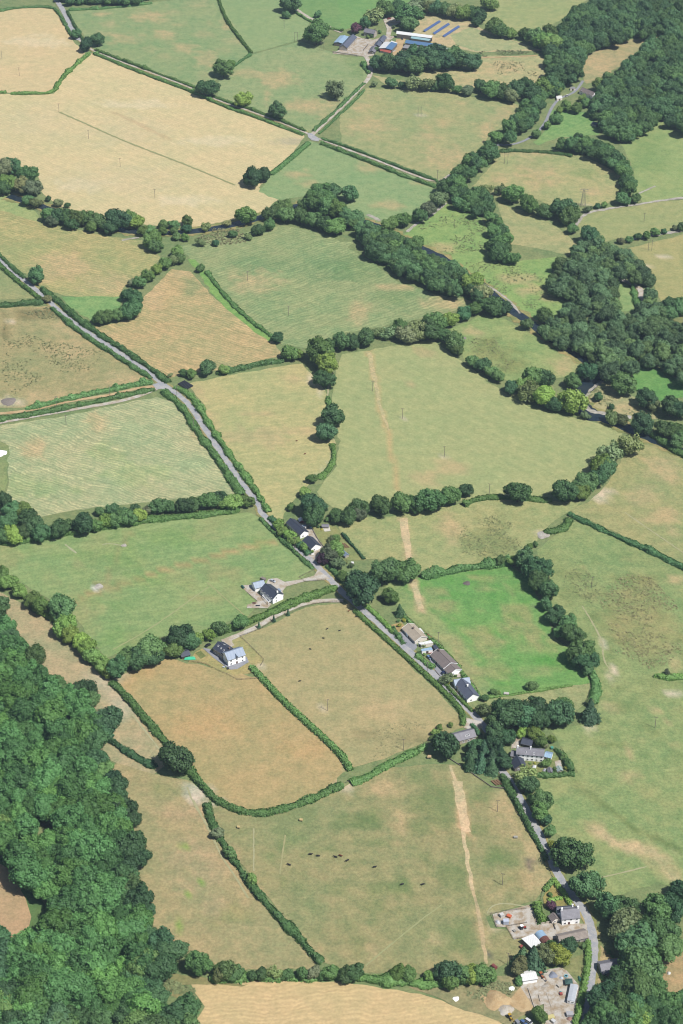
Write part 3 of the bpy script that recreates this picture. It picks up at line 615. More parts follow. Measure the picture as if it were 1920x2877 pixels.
patch('river', 'D 1175 545 1150 530 1075 600 1085 640 1120 650 1200 575', .32, WATER, 'wide dark pool of the river bend', 'river')
patch('river', 'D 1090 680 1120 680 1165 730 1200 760 1130 755 1085 720', .322, WATER, 'dark lower pool of the river bend', 'river')
ribbon('shingle', 'D 640 122 720 165 770 205 820 264', 2.2, .36, STONES, 'stony rim along the open river bend', 'shingle', jit=.4)
ribbon('shingle', 'D 1120 690 1150 715 1190 722 1240 725 1330 742', 4, .36, STONES, 'pale shingle bar in the river bend', 'shingle', jit=.5)
ribbon('shingle', 'D 1200 575 1150 605 1120 650', 2.5, .36, STONES, 'shingle edge around the dry spit', 'shingle', jit=.5)
ribbon('stream', 'B 1060 1070 1090 1005 1130 975 1250 955 1400 932 1568 908', 3.5, .30, STONES, 'stony white stream bed between two fields', 'stream', jit=.5)
ribbon('stream', 'B 1280 1112 1400 1085 1568 1058', 4.5, .30, STONES, 'stony strip under a line of bushes at the edge', 'stream', jit=.4)
ribbon('path', 'B 300 1065 340 1030 400 1000 480 932', 3, .30, STONES, 'pale path along the edge of the riverside pasture', 'path', jit=.3)
ribbon('path', 'B 120 985 180 1015', 4, .30, STONES, 'short stony river beach under trees', 'path', jit=.4)
ribbon('path', 'B 1340 900 1440 855', 2.2, .30, STONES, 'thin pale path across the far green field', 'path', jit=.3)
ribbon('path', 'B 625 730 640 690', 3.5, .30, STONES, 'scrap of stony path between tree clumps', 'path', jit=.3)
ribbon('path', 'B 640 265 760 262 900 255', 3.0, .30, DIRT, 'tan farm track along the narrow meadow', 'path', jit=.2)
ribbon('path', 'A 560 1105 600 1095 640 1092', 2.5, .30, STONES, 'short pale track by the river bushes', 'path', jit=.3)
# ---------------------------------------------------------------- vegetation
def quads(C, Nn, size, rng, jit=.45):
    """leaf sprays: one bent quad per point"""
    n = len(C); R = rng.normal(size=(n, 3)); Nn = Nn+R*jit; Nn /= np.linalg.norm(Nn, axis=1)[:, None]+1e-9
    T = np.cross(Nn, rng.normal(size=(n, 3))); T /= np.linalg.norm(T, axis=1)[:, None]+1e-9; B = np.cross(Nn, T)
    s = np.asarray(size)*rng.uniform(.7, 1.3, n); s = s[:, None]
    V = np.stack([C-T*s-B*s*.6, C+T*s*.8-B*s*.8+Nn*s*.3, C+T*s+B*s*.6, C-T*s*.7+B*s*.9+Nn*s*.3], 1).reshape(-1, 3)
    return V, np.arange(4*n).reshape(n, 4)
_ico = None
def ico():
    global _ico
    if _ico is None:
        bm = bmesh.new(); bmesh.ops.create_icosphere(bm, subdivisions=2, radius=1)
        _ico = (np.array([v.co[:] for v in bm.verts]), np.array([[v.index for v in f.verts] for f in bm.faces])); bm.free()
    return _ico
def mixed_mesh(name, parts, mat, smooth=True):
    """joins (V, F) pairs of quads and triangles"""
    me = bpy.data.meshes.new(name); Vs = []; loops = []; starts = []; off = 0; ls = 0
    for V, F in parts:
        Vs.append(V); k = F.shape[1]; loops.append((F+off).ravel()); starts.append(ls+np.arange(len(F))*k); off += len(V); ls += F.size
    V = np.concatenate(Vs).astype(np.float32); L = np.concatenate(loops).astype(np.int32); S = np.concatenate(starts).astype(np.int32)
    me.vertices.add(len(V)); me.vertices.foreach_set('co', V.ravel()); me.loops.add(len(L)); me.loops.foreach_set('vertex_index', L)
    me.polygons.add(len(S)); me.polygons.foreach_set('loop_start', S)
    if smooth: me.polygons.foreach_set('use_smooth', np.ones(len(S), bool))
    me.update(calc_edges=True); me.materials.append(mat); return me
def crown_round(name, seed, n_lobe=24, flat=.86, sparse=0.0, leaf=.054, n_leaf=1500, spread=.70):
    rng = np.random.default_rng(seed)
    D = rng.normal(size=(n_lobe, 3)); D[:, 2] = np.abs(D[:, 2])*1.1-.35; D /= np.linalg.norm(D, axis=1)[:, None]
    ecc = 1+.22*np.sin(np.arctan2(D[:, 1], D[:, 0])*2+rng.uniform(0, 6))+rng.normal(size=n_lobe)*.09
    L = D*(spread*ecc)[:, None]*np.array([1, 1, flat]); r = rng.uniform(.17, .33, n_lobe)
    L = np.vstack([L, [[0, 0, -.05]]]); r = np.append(r, .58)
    parts = []; iv, jf = ico()
    P = []; Q = []
    for c, q in zip(L, r):
        m = int(n_leaf*q*q/np.sum(r*r)*2.1)
        d = rng.normal(size=(m, 3)); d /= np.linalg.norm(d, axis=1)[:, None]
        p = c+d*q*rng.uniform(.80, 1.26, m)[:, None]
        inside = np.zeros(m, bool)
        for c2, q2 in zip(L, r):
            if c2 is c: continue
            inside |= np.linalg.norm(p-c2, axis=1) < q2*.84
        k = (~inside) & (p[:, 2] > -.78*flat-.1) & (rng.random(m) > sparse)
        P.append(p[k]); Q.append((d*.7+p/ (np.linalg.norm(p, axis=1)[:, None]+1e-6)*.3)[k])
        if q > .18+.2*sparse:
            jit = 1+rng.normal(size=(len(iv), 1))*.09
            parts.append((c+iv*jit*q*(.80-.3*sparse), jf))
    P = np.vstack(P); Q = np.vstack(Q)
    parts.append(quads(P, Q, np.full(len(P), leaf), rng))
    return mixed_mesh(name, parts, LEAF)
def crown_cone(name, seed, n=1500, top=1.9, base=-.85, leaf=.10, slim=1.0):
    rng = np.random.default_rng(seed)
    h = rng.random(n)**.75; h = 1-(1-h)
    tier = np.floor(h*11)/11+rng.uniform(0, .05, n)
    z = base+(top-base)*(1-h)
    R = (h*slim*(.86+.14*np.sin(tier*60)))*rng.uniform(.55, 1.06, n)
    a = rng.uniform(0, 2*math.pi, n); R = R*(1+.16*np.sin(a*5+tier*17))
    P = np.c_[np.cos(a)*R, np.sin(a)*R, z-R*.25]; Q = np.c_[np.cos(a), np.sin(a), np.full(n, .7)]
    V, F = quads(P, Q, np.full(n, leaf), rng)
    k = 10; cv = [(math.cos(2*math.pi*i/k)*.72*slim, math.sin(2*math.pi*i/k)*.72*slim, base) for i in range(k)]+[(0, 0, top-.25)]
    cf = np.array([(i, (i+1) % k, k) for i in range(k)])
    return mixed_mesh(name, [(np.array(cv), cf), (V, F)], LEAF)
def trunk_mesh(seed):
    rng = random.Random(seed); b = MB()
    b.bar((0, 0, -.05), (.02, .01, .55), .085, .06, 8); b.bar((.02, .01, .55), (0, .03, 1.15), .06, .03, 7)
    for k in range(5):
        a = k*1.26+rng.uniform(-.4, .4); z = rng.uniform(.42, .75); q = rng.uniform(.4, .6)
        b.bar((.02, .01, z), (math.cos(a)*q, math.sin(a)*q, z+rng.uniform(.25, .45)), .035, .012, 5)
    return b.mesh('trunk', BARK)
CR = [crown_round('crown', s, n_lobe=n, flat=f, n_leaf=m) for s, n, f, m in ((1, 40, .86, 2900), (2, 46, .80, 2900), (3, 34, .92, 2800), (4, 52, .88, 3000), (5, 42, .78, 2800), (6, 36, .95, 2800))]
CS = [crown_round('crown', s, n_lobe=18, flat=.95, sparse=.42, n_leaf=1300, leaf=.07, spread=.72) for s in (11, 12)]
CC = [crown_cone('crown', 21, n=2600, top=1.35, leaf=.07), crown_cone('crown', 22, n=2600, top=1.25, leaf=.07, slim=1.05)]
CY = crown_cone('crown', 25, n=420, top=2.2, slim=.62, leaf=.16)
TR = [trunk_mesh(s) for s in (1, 2, 3)]
TONE = {'o': (0.056, 0.123, 0.060), 'l': (0.114, 0.197, 0.065), 'y': (0.291, 0.325, 0.067), 'p': (0.067, 0.034, 0.062), 'g': (0.118, 0.155, 0.101), 'c': (0.047, 0.105, 0.065), 'd': (0.046, 0.104, 0.056), 's': (0.112, 0.166, 0.092), 'm': (0.081, 0.155, 0.065)}
RNG = random.Random(77)
ALL_TREES = []                                    # rows waiting to become things
def at_crown(u, v, r_px, kf=.95):
    R = r_px/scale_at(u, v); z = R*kf
    p = gp(u, v, z); return p, R
def plant(p, R, kind, label, group=None, name=None, cat='tree'):
    """one tree: Empty at the foot, trunk and crown under it; p is the crown centre"""
    if kind in 'om' and 'dark' not in label and group and 'wood' not in label:
        q = RNG.random(); kind = 'l' if q < .10 else 'g' if q < .18 else 's' if q < .27 else 'd' if q < .36 else kind
    con = kind == 'c'
    lb = label+(group or '')
    nm = name or ('conifer_tree' if con else 'woodland_tree' if 'wood' in lb else 'riverside_tree' if 'river' in lb else 'hedgerow_tree' if 'row' in lb or 'hedge' in lb else 'broadleaf_tree')
    e = empty(nm, (p.x, p.y, 0.0)); tag(e, label, cat, group)
    me = RNG.choice(CC) if con else (RNG.choice(CS) if kind in 's' else RNG.choice(CR))
    c = link('crown', me, e); c.location = (0, 0, p.z*(.8 if con else 1)); c.rotation_euler = (RNG.uniform(-.08, .08), RNG.uniform(-.08, .08), RNG.uniform(0, 6.28))
    q = R*1.06; c.scale = (q*RNG.uniform(.86, 1.12), q*RNG.uniform(.86, 1.12), q*(.95 if con else RNG.uniform(.84, 1.08)))
    t = TONE[kind]; j = RNG.uniform(.9, 1.1); c.color = (t[0]*j*RNG.uniform(.9, 1.1), t[1]*j, t[2]*j, 1)
    k = link('trunk', RNG.choice(TR), e); k.scale = (R*.95, R*.95, p.z); k.rotation_euler.z = RNG.uniform(0, 6.28)
    return e
ORD = 'first second third fourth fifth sixth seventh eighth ninth tenth eleventh twelfth thirteenth fourteenth fifteenth sixteenth seventeenth eighteenth'.split()
def trees(tile, data, label, group, kind='o', name=None, cat='tree'):
    t = TILES[tile]; ws = data.split(); i = 0; made = []
    while i < len(ws):
        x, y, r = (float(q) for q in ws[i:i+3]); i += 3; kd = kind
        if i < len(ws) and ws[i].isalpha(): kd = ws[i]; i += 1
        u, v = t[0]+x/t[2], t[1]+y/t[2]; p, R = at_crown(u, v, r/t[2], 1.1 if kd == 'c' else .95)
        made.append((u, plant(p, R, kd, label, group, name, cat)))
    if group and len(made) <= len(ORD):
        made.sort(key=lambda q: q[0])
        for k, (u, e) in enumerate(made):
            e['label'] = f"{'leftmost' if k == 0 else ('rightmost' if k == len(made)-1 else ORD[k]+' from the left')}, {label}"
def single(tile, x, y, r, kind, label, name=None, cat='tree'):
    trees(tile, f'{x} {y} {r}', label, None, kind, name, cat)

# --- single trees that stand out
for a in (('A', 350, 155, 24, 'o', 'smallest of three trees at the top-corner lane bend'), ('A', 395, 205, 32, 'd', 'dark round tree beside the hedge corner of the stubble field'),
          ('A', 447, 180, 36, 'o', 'larger bright tree on the field side of the lane bend'), ('A', 955, 405, 44, 'o', 'dark round tree on the double-hedged lane, nearest the tree pair'),
          ('A', 1025, 315, 44, 'o', 'broad dark tree at the hedge end in the spotted field'), ('A', 1060, 292, 24, 'l', 'lighter green tree touching the broad dark tree'),
          ('A', 1118, 458, 38, 'l', 'middle roadside tree above the long lane hedge'), ('A', 1273, 508, 40, 'o', 'roadside tree nearest the lane crossing'),
          ('A', 1535, 410, 46, 's', 'loose open-crowned tree alone in the field before the farm'), ('A', 1160, 815, 44, 'd', 'bigger tree of the pair at the stubble field corner'),
          ('A', 1212, 800, 34, 'o', 'smaller tree of the pair at the stubble field corner'), ('A', 1452, 150, 60, 'o', 'big dark tree beside the far farm yard'),
          ('A', 1315, 68, 18, 'o', 'small round tree below the far farm lane'), ('A', 1460, 65, 16, 'o', 'little tree in the fresh green field beyond the farm'),
          ('A', 1330, 20, 42, 'o', 'large tree at the top edge beside the far farm lane'), ('C', 167, 88, 40, 'o', 'lone round tree beside the lane near the picture edge'),
          ('C', 216, 195, 20, 'g', 'small grey-green tree at the hedge end on the lane'), ('C', 920, 55, 20, 'o', 'small round tree at the head of the green ditch'),
          ('C', 1275, 372, 28, 'o', 'small tree at the foot of the green ditch'), ('C', 952, 512, 38, 'o', 'tall round tree in the hedge above the wrapped bales'),
          ('C', 1530, 735, 55, 'o', 'upper tree of the pair on the ditch between two pale fields'), ('C', 1497, 810, 46, 'd', 'lower round tree of the pair on the ditch between two pale fields'),
          ('C', 1437, 1148, 56, 'd', 'dark round tree just above the roadside barns'), ('D', 808, 1083, 56, 'o', 'solitary round tree in the hedge under the largest field'),
          ('D', 565, 1074, 32, 'o', 'smallest tree at the gap end of the hedgerow oaks'), ('D', 932, 272, 38, 'm', 'round bush-like tree alone beside the river bend'),
          ('D', 1062, 668, 58, 'l', 'bright rounded tree at the corner of the largest field by the river'), ('D', 1292, 588, 56, 'o', 'broad dark tree beside the river pool'),
          ('E', 275, 75, 45, 'd', 'dark rounded tree second from the wood in the top hedgerow'), ('E', 382, 50, 56, 'd', 'darkest and largest tree in the hedgerow above the green field'),
          ('E', 285, 440, 62, 'o', 'tall dark tree rising from the light hedgerow beside the wood'), ('E', 690, 625, 68, 'm', 'tall pale-green tree in the clump above the brown field'),
          ('E', 830, 572, 62, 'o', 'dark tree standing proud behind the garden shed'), ('E', 1108, 500, 38, 'm', 'rounded tree in the hedge above the driveway'),
          ('F', 95, 352, 76, 'd', 'huge dark tree overhanging the lane at the drive entrance'), ('F', 225, 385, 36, 'm', 'small round tree on the lawn beside the huge lane tree'),
          ('F', 268, 445, 30, 'c', 'little dark conifer on the lawn above the first bungalow'), ('F', 875, 795, 24, 'm', 'little tree alone on the lower hedge of the vivid green field'),
          ('F', 480, 1068, 62, 'o', 'neat round tree beside the stone barn'), ('F', 655, 905, 38, 's', 'pale feathery tree by the lane below the bungalows'),
          ('H', 970, 355, 22, 'y', 'bright yellow tree beside the shaded lane'), ('H', 1060, 400, 76, 'o', 'huge dark tree hanging over the lane below the yellow tree'),
          ('H', 1128, 540, 76, 'o', 'huge tree on the lane opposite the white farmhouse garden'), ('H', 1300, 725, 76, 'g', 'brownish-grey tree among the dark trees by the lane'),
          ('H', 965, 632, 22, 'p', 'purple-leaved garden tree beside the white farmhouse'), ('G', 915, 900, 62, 'o', 'round tree standing out at the wood corner above the stubble'),
          ('#1', 375, 222, 62, 'p', 'purple copper tree beside the far farmhouse'), ('H', 910, 1135, 40, 'm', 'slim tree beside the foundations in the builder yard'),
          ('E', 812, 1130, 78, 'd', 'large ragged dark tree at the meeting of the hedges below the wood'), ('F', 480, 762, 26, 's', 'flowering pale shrub tree between the two lower bungalows'),
          ('B', 40, 890, 40, 'o', 'tall tree at the corner of the riverside wood below the lane'), ('H', 490, 938, 52, 'd', 'dark tree rising from the bottom hedge'),
          ('H', 990, 860, 50, 'y', 'yellow-green tree behind the farm sheds'), ('F', 655, 1085, 50, 'c', 'tallest dark conifer beside the stone barn'),
          ('F', 1142, 905, 56, 'c', 'dark spreading conifer at the end of the tree clump by the pasture')):
    single(a[0].strip('#'), *a[1:])
# --- rows and clumps of look-alikes
trees('A', '20 770 42 60 760 42 130 800 46 40 840 42 100 850 42 150 862 40 10 862 40 165 930 30 130 920 28 222 912 14 268 932 20 310 942 14', 'broadleaf tree in the clump at the left end of the river', 'clump at the left river end')
trees('A', '225 985 36 265 990 36 310 995 38 350 1005 38 395 1000 40 440 1015 36 475 1030 34 240 1015 26 330 1030 28 420 1040 28', 'low broad tree in the thick riverside row under the stubble field', 'thick riverside row under the stubble field', 'm')
trees('A', '540 1010 52 o 510 1040 36 o 600 1000 38 l 625 1020 34 l 660 1060 26 690 1055 26 750 1030 22 750 1060 20 798 1030 24 800 1060 20 860 1015 25 855 1050 22 945 1040 24 1040 1025 20 1130 990 46 l', 'separate small tree on the river bank below the stubble field', 'spaced trees on the river bank', 'm')
trees('A', '1240 980 36 1300 950 38 1240 1030 30 1185 1055 28 1310 985 40 1380 990 40 1440 1010 38 1400 940 32 1470 880 46 o 1530 880 40 o 1450 930 50 1500 940 50 1545 960 46 1540 1040 42 1490 1030 38', 'tree in the riverside wood at the end of the stubble field', 'riverside wood at the stubble end', 'm')
trees('A', '700 1100 40 715 1132 32 1140 1085 18 1070 1075 18 920 1110 24 990 1115 16 850 1090 20 810 1085 18 815 1155 30', 'bush on the rough ground below the river', 'bushes below the river', 'm', 'shrub', 'shrub')
trees('C', '720 60 28 680 90 28 640 120 30 605 120 20 g 620 200 42 o 590 180 32 o 600 245 46 o 550 265 36 480 280 36 440 290 22 760 30 30 800 15 28 830 10 26', 'bush in the S-shaped thicket above the tan mown field', 'S-shaped thicket', 'm', 'shrub', 'shrub')
trees('C', '1330 445 36 m 1370 450 26 l 1470 440 62 l 1500 490 50 1490 565 42 d 1555 390 32 1500 410 36', 'tree in the clump at the head of the bare gateway', 'clump at the bare gateway', 'm')
trees('C', '845 535 20 880 540 26 l 1030 520 25 l 782 545 10 1430 1020 25 1400 1085 28 l 1335 1150 20', 'small hedge bush beside the golden field', 'bushes around the golden field', 'm', 'shrub', 'shrub')
trees('B', '150 70 46 200 40 42 260 30 42 310 70 52 d 310 112 40 d 330 40 40 350 20 36 110 105 30', 'tree in the belt sheltering the far farmhouse', 'belt behind the farmhouse')
trees('B', '400 30 34 440 35 36 480 42 36 520 50 36 560 60 36 600 60 34 640 75 30 620 100 24 680 15 34', 'tree along the top edge beyond the solar arrays', 'row beyond the solar arrays')
trees('B', '700 120 40 730 140 36 780 155 26 845 155 30 890 170 42 930 190 42 955 150 38 970 200 46', 'tree in the row leading from the solar paddock to the wood', 'row to the far wood', 'm')
trees('B', '160 290 36 220 290 46 280 280 52 340 300 46 330 250 46 390 270 52 430 240 46 480 280 46 540 270 46 600 285 42 420 290 42 510 250 40', 'dark tree in the dense block in front of the farm sheds', 'block before the farm sheds', 'd')
trees('B', '150 385 16 230 380 26 280 390 18 330 380 38 390 385 36 475 378 42 440 395 25 580 415 28 530 410 22 640 395 32 690 410 46 740 420 36 800 410 46 850 400 42 780 440 36 880 430 46 930 400 42 980 410 32 l', 'tree in the second row below the farm meadow', 'second row below the farm meadow')
trees('B', '660 870 30 s 730 870 28 s 790 890 46 m 860 940 42 m 940 970 36 1020 960 52 o 1050 990 46 1060 1050 26 1140 1080 46 1130 960 20 1175 945 14 1205 940 16', 'tree along the lower edge of the pylon field', 'row below the pylon field', 'm')
trees('B', '400 960 36 450 910 42 465 860 36 360 990 36 280 1010 36 220 1030 36 1350 910 24', 'tree in the broken row beside the pale path', 'broken row by the pale path', 'm')
trees('B', '1282 1105 16 1320 1100 16 1360 1085 18 1400 1080 20 1440 1065 20 1480 1062 14 1530 1045 14 1560 1040 22', 'scrubby bush on the stony strip at the picture edge', 'bushes on the stony strip', 'm', 'shrub', 'shrub')
trees('D', '0 390 42 o 50 390 36 o 110 370 42 o 160 350 30 s 215 350 34 s 270 330 42 340 340 54 o 300 360 42 400 340 52 o 430 300 46 500 290 36 560 265 36 520 390 46 470 360 36 530 430 30', 'tree in the row along the top of the largest field', 'row topping the largest field', 'm')
trees('D', '600 480 32 650 500 36 720 550 32 780 600 36 840 590 42 880 555 52 o 930 560 42 o 860 620 50 o 930 640 50 o 970 680 36 1120 730 22 690 530 30', 'tree in the thick hedgerow between meadow and largest field', 'thick hedgerow by the meadow', 'm')
trees('D', '700 230 46 740 240 36 610 240 36 660 220 32 600 120 50 640 170 42', 'tree at the open river bend', 'trees at the open river bend', 'm')
trees('D', '1060 575 36 m 1130 530 42 1180 645 22 1240 690 15 1240 740 36 s 1290 750 32 s 1400 655 46 1430 680 36 1510 690 52 d 1545 705 46 d 1480 790 46 m 1530 800 46 m 1545 845 40', 'tree scattered around the river pools', 'trees around the river pools')
trees('D', '1380 770 50 m 1320 865 58 1230 910 62 1190 960 52 1120 1040 56 1170 1020 46 1100 1085 40 1025 1082 58 1210 975 50', 'large tree in the row closing the largest field towards the pasture', 'row closing the largest field')
trees('D', '500 1100 46 410 1120 62 275 1130 52 m 180 1142 50 80 1155 42 340 1140 44', 'hedgerow oak between the largest field and the trench-scarred field', 'hedgerow oaks under the largest field')
trees('C', '515 1165 32 620 1165 28 730 1145 40 780 1150 30 m 850 1145 38 890 1140 36 960 1120 42 1010 1110 36 m 1060 1130 42 1130 1125 32 l 460 1172 24 570 1172 24 680 1165 26', 'hedgerow tree under the pale combed field', 'hedgerow under the combed field')
trees('C', '20 1120 42 d 60 1160 42 110 1160 42 l', 'tree of the dark corner clump beside the combed field', 'dark corner clump')
trees('E', '40 40 50 d 130 30 46 160 60 50 180 100 40 60 100 46 m 110 90 40 m 20 110 36 m 210 90 36 310 60 30 m 440 60 30 m 490 40 36 540 30 40 590 25 40 m 640 15 36', 'tree in the belt closing the green field at its top corner', 'belt at the green field corner')
trees('E', '10 280 32 40 320 36 90 360 34 150 400 40 190 430 42 300 520 50 320 560 42 370 590 42 400 620 40 430 660 40 470 700 40 500 730 32', 'light green hedgerow tree between the green field and the wood strip', 'light hedgerow by the wood strip', 'l')
trees('E', '540 710 52 580 670 52 640 665 56 700 665 46 790 630 40 l 870 590 42 905 580 32 l 960 560 30 l 1010 530 32 m', 'tree in the dark clump above the brown parched field', 'clump above the brown field')
trees('E', '1440 15 52 1330 105 26 l 1300 85 26 l 1280 55 26 l 1350 130 24 l 1395 160 20 l 1545 15 34 m', 'bushy roadside tree beside the two dark-roofed barns', 'trees by the roadside barns')
trees('E', '1510 190 40 g 1540 170 46 1490 210 30 p 1550 230 32 s 1520 120 16 1540 115 18', 'garden tree behind the roadside barns', 'garden trees by the barns', 'm')
trees('F', '80 8 30 30 20 42 m 200 268 66 300 268 52 60 300 40 s 10 290 30 m 140 320 34', 'round tree in the clump at the top of the tan trench', 'clump at the trench top')
trees('F', '730 220 25 m 790 220 28 m 840 215 52 900 260 56 900 310 52 950 355 46 940 420 32 980 470 42 1040 510 46 1060 560 52 1100 640 60 1130 720 32 1120 680 50 1000 550 32', 'dark tree in the row along the vivid green field', 'row along the vivid green field')
trees('F', '770 930 76 d 740 900 52 d 820 930 62 d 720 960 52 d 890 900 62 900 950 52 990 920 62 d 1010 890 46 700 1020 50 760 1030 42', 'large dark tree in the clump above the long white house', 'clump above the long white house')
trees('F', '700 1070 46 d 600 1095 46 c 730 1095 44 c 590 1140 42 c 690 1120 46 c 640 1135 46 c 740 1140 40 d 690 1160 40 c 620 1070 36 d', 'tall dark tree in the clump between barn and long white house', 'clump between barn and long house')
trees('F', '890 1020 36 l 920 1050 30 965 1040 20 830 1010 26 m 940 1150 22 500 975 12 l 450 990 16 l 430 1010 18 l 415 1035 14 m', 'small garden tree near the long white house', 'small garden trees', 'm', 'shrub', 'shrub')
trees('F', '1495 735 16 1140 870 20 700 825 18 720 830 12 655 850 18 410 275 22 865 155 14 890 145 14', 'small bush on a field boundary', 'bushes on field boundaries', 'm', 'shrub', 'shrub')
trees('H', '850 40 52 860 80 46 920 150 52 m 910 205 40 m 960 290 30 m 940 240 26', 'tree on the field side of the shaded lane', 'trees along the shaded lane')
trees('H', '1230 640 62 1300 645 56 m 1400 740 62 1450 660 66 1520 650 66 d 1480 750 70 1510 825 60 m 1400 870 56 1565 560 52 d 1350 800 80', 'large tree in the wood opposite the white farmhouse', 'wood opposite the white farmhouse')
trees('H', '1380 920 90 1300 950 62 d 1360 1000 82 1440 1030 62 1280 1000 52 d 1200 1050 72 d 1170 1115 60 c 1260 1100 72 1340 1100 72 1180 1040 42 c 1210 1000 40 c 1500 1110 46 s 1530 1150 42 s 1390 1145 62 l', 'large tree in the dense corner wood beside the lane', 'dense corner wood by the lane')
trees('H', '880 870 66 c 830 860 50 c 940 860 46 m 1040 820 42 d 960 840 42 820 910 42', 'tree behind the farm sheds', 'trees behind the farm sheds', 'm')
trees('H', '560 950 42 600 950 42 650 950 46 500 985 40 60 940 42 20 950 36 260 940 36 l 310 945 36 400 955 25', 'bushy tree in the hedge along the bottom stubble field', 'bottom hedge trees', 'm')
trees('G', '1040 930 50 1010 950 40 1080 945 36 1200 945 32 1260 940 36 1390 945 32 1440 940 36 1520 940 36 1160 955 24 1320 950 26 1480 955 24', 'rounded bush in the bottom hedge left of the pasture', 'bottom hedge bushes', 'm', 'shrub', 'shrub')
trees('G', '1000 300 28 g 1055 390 26 1155 512 28 l', 'single bush growing in the hedge beside the worn path', 'bushes in the path hedge', 'm', 'shrub', 'shrub')
for t_, x, y, r, lb in (('H', 1228, 848, 12, 'bigger clipped round bush on the parched verge'), ('H', 1243, 866, 9, 'smaller clipped round bush on the parched verge'), ('#4', 725, 275, 30, 'clipped round bush on the yellowed garden lawn'), ('#5', 230, 278, 34, 'dark rounded shrub at the white shed wall'), ('#6', 125, 205, 34, 'bright yellow shrub at the first bungalow corner')):
    trees(t_.strip('#'), f'{x} {y} {r} '+('y' if 'yellow shrub' in lb else 'm'), lb, None, 'm', 'shrub', 'shrub')

trees('6', '110 135 26 200 125 30 y 470 415 34 495 520 40 s 430 645 38 520 660 26 l 1010 1000 24 l 900 1120 22 y 1390 1350 30 960 1010 20', 'garden shrub among the lane bungalows', 'bungalow garden shrubs', 'm', 'shrub', 'shrub')
trees('8', '940 525 34 1035 505 36 720 190 44 l 860 170 50 690 300 26 750 345 18 y 1250 960 46 s 1150 900 40 s 590 720 28 470 640 34 l', 'garden shrub around the roadside barns', 'barn garden shrubs', 'm', 'shrub', 'shrub')
trees('4', '735 590 14 l 760 400 34 o 1090 880 40 m 1130 900 36 m 780 640 8', 'garden shrub around the white farmhouse', 'farmhouse garden shrubs', 'm', 'shrub', 'shrub')
trees('7', '1080 540 14 l 1130 535 12 y 1440 470 34 1420 480 26 1340 600 26 l 1460 590 22 y 1250 360 26 130 150 26 l 100 230 20 50 270 18', 'low shrub in the long house garden', 'long house garden shrubs', 'm', 'shrub', 'shrub')
trees('1', '625 260 18 770 205 20 230 240 18 500 310 22 l 540 300 20 590 440 24', 'shrub around the far farmhouse', 'far farm shrubs', 'm', 'shrub', 'shrub')
trees('B', '1030 485 26 1080 495 28 1120 472 24 985 545 26 945 575 20 1105 448 18 l 1190 392 34 l 1225 352 26 895 615 22 1000 505 18 l 1150 520 22', 'small tree around the wooded house and its track', 'trees around the wooded house', 'm', 'broadleaf_tree')
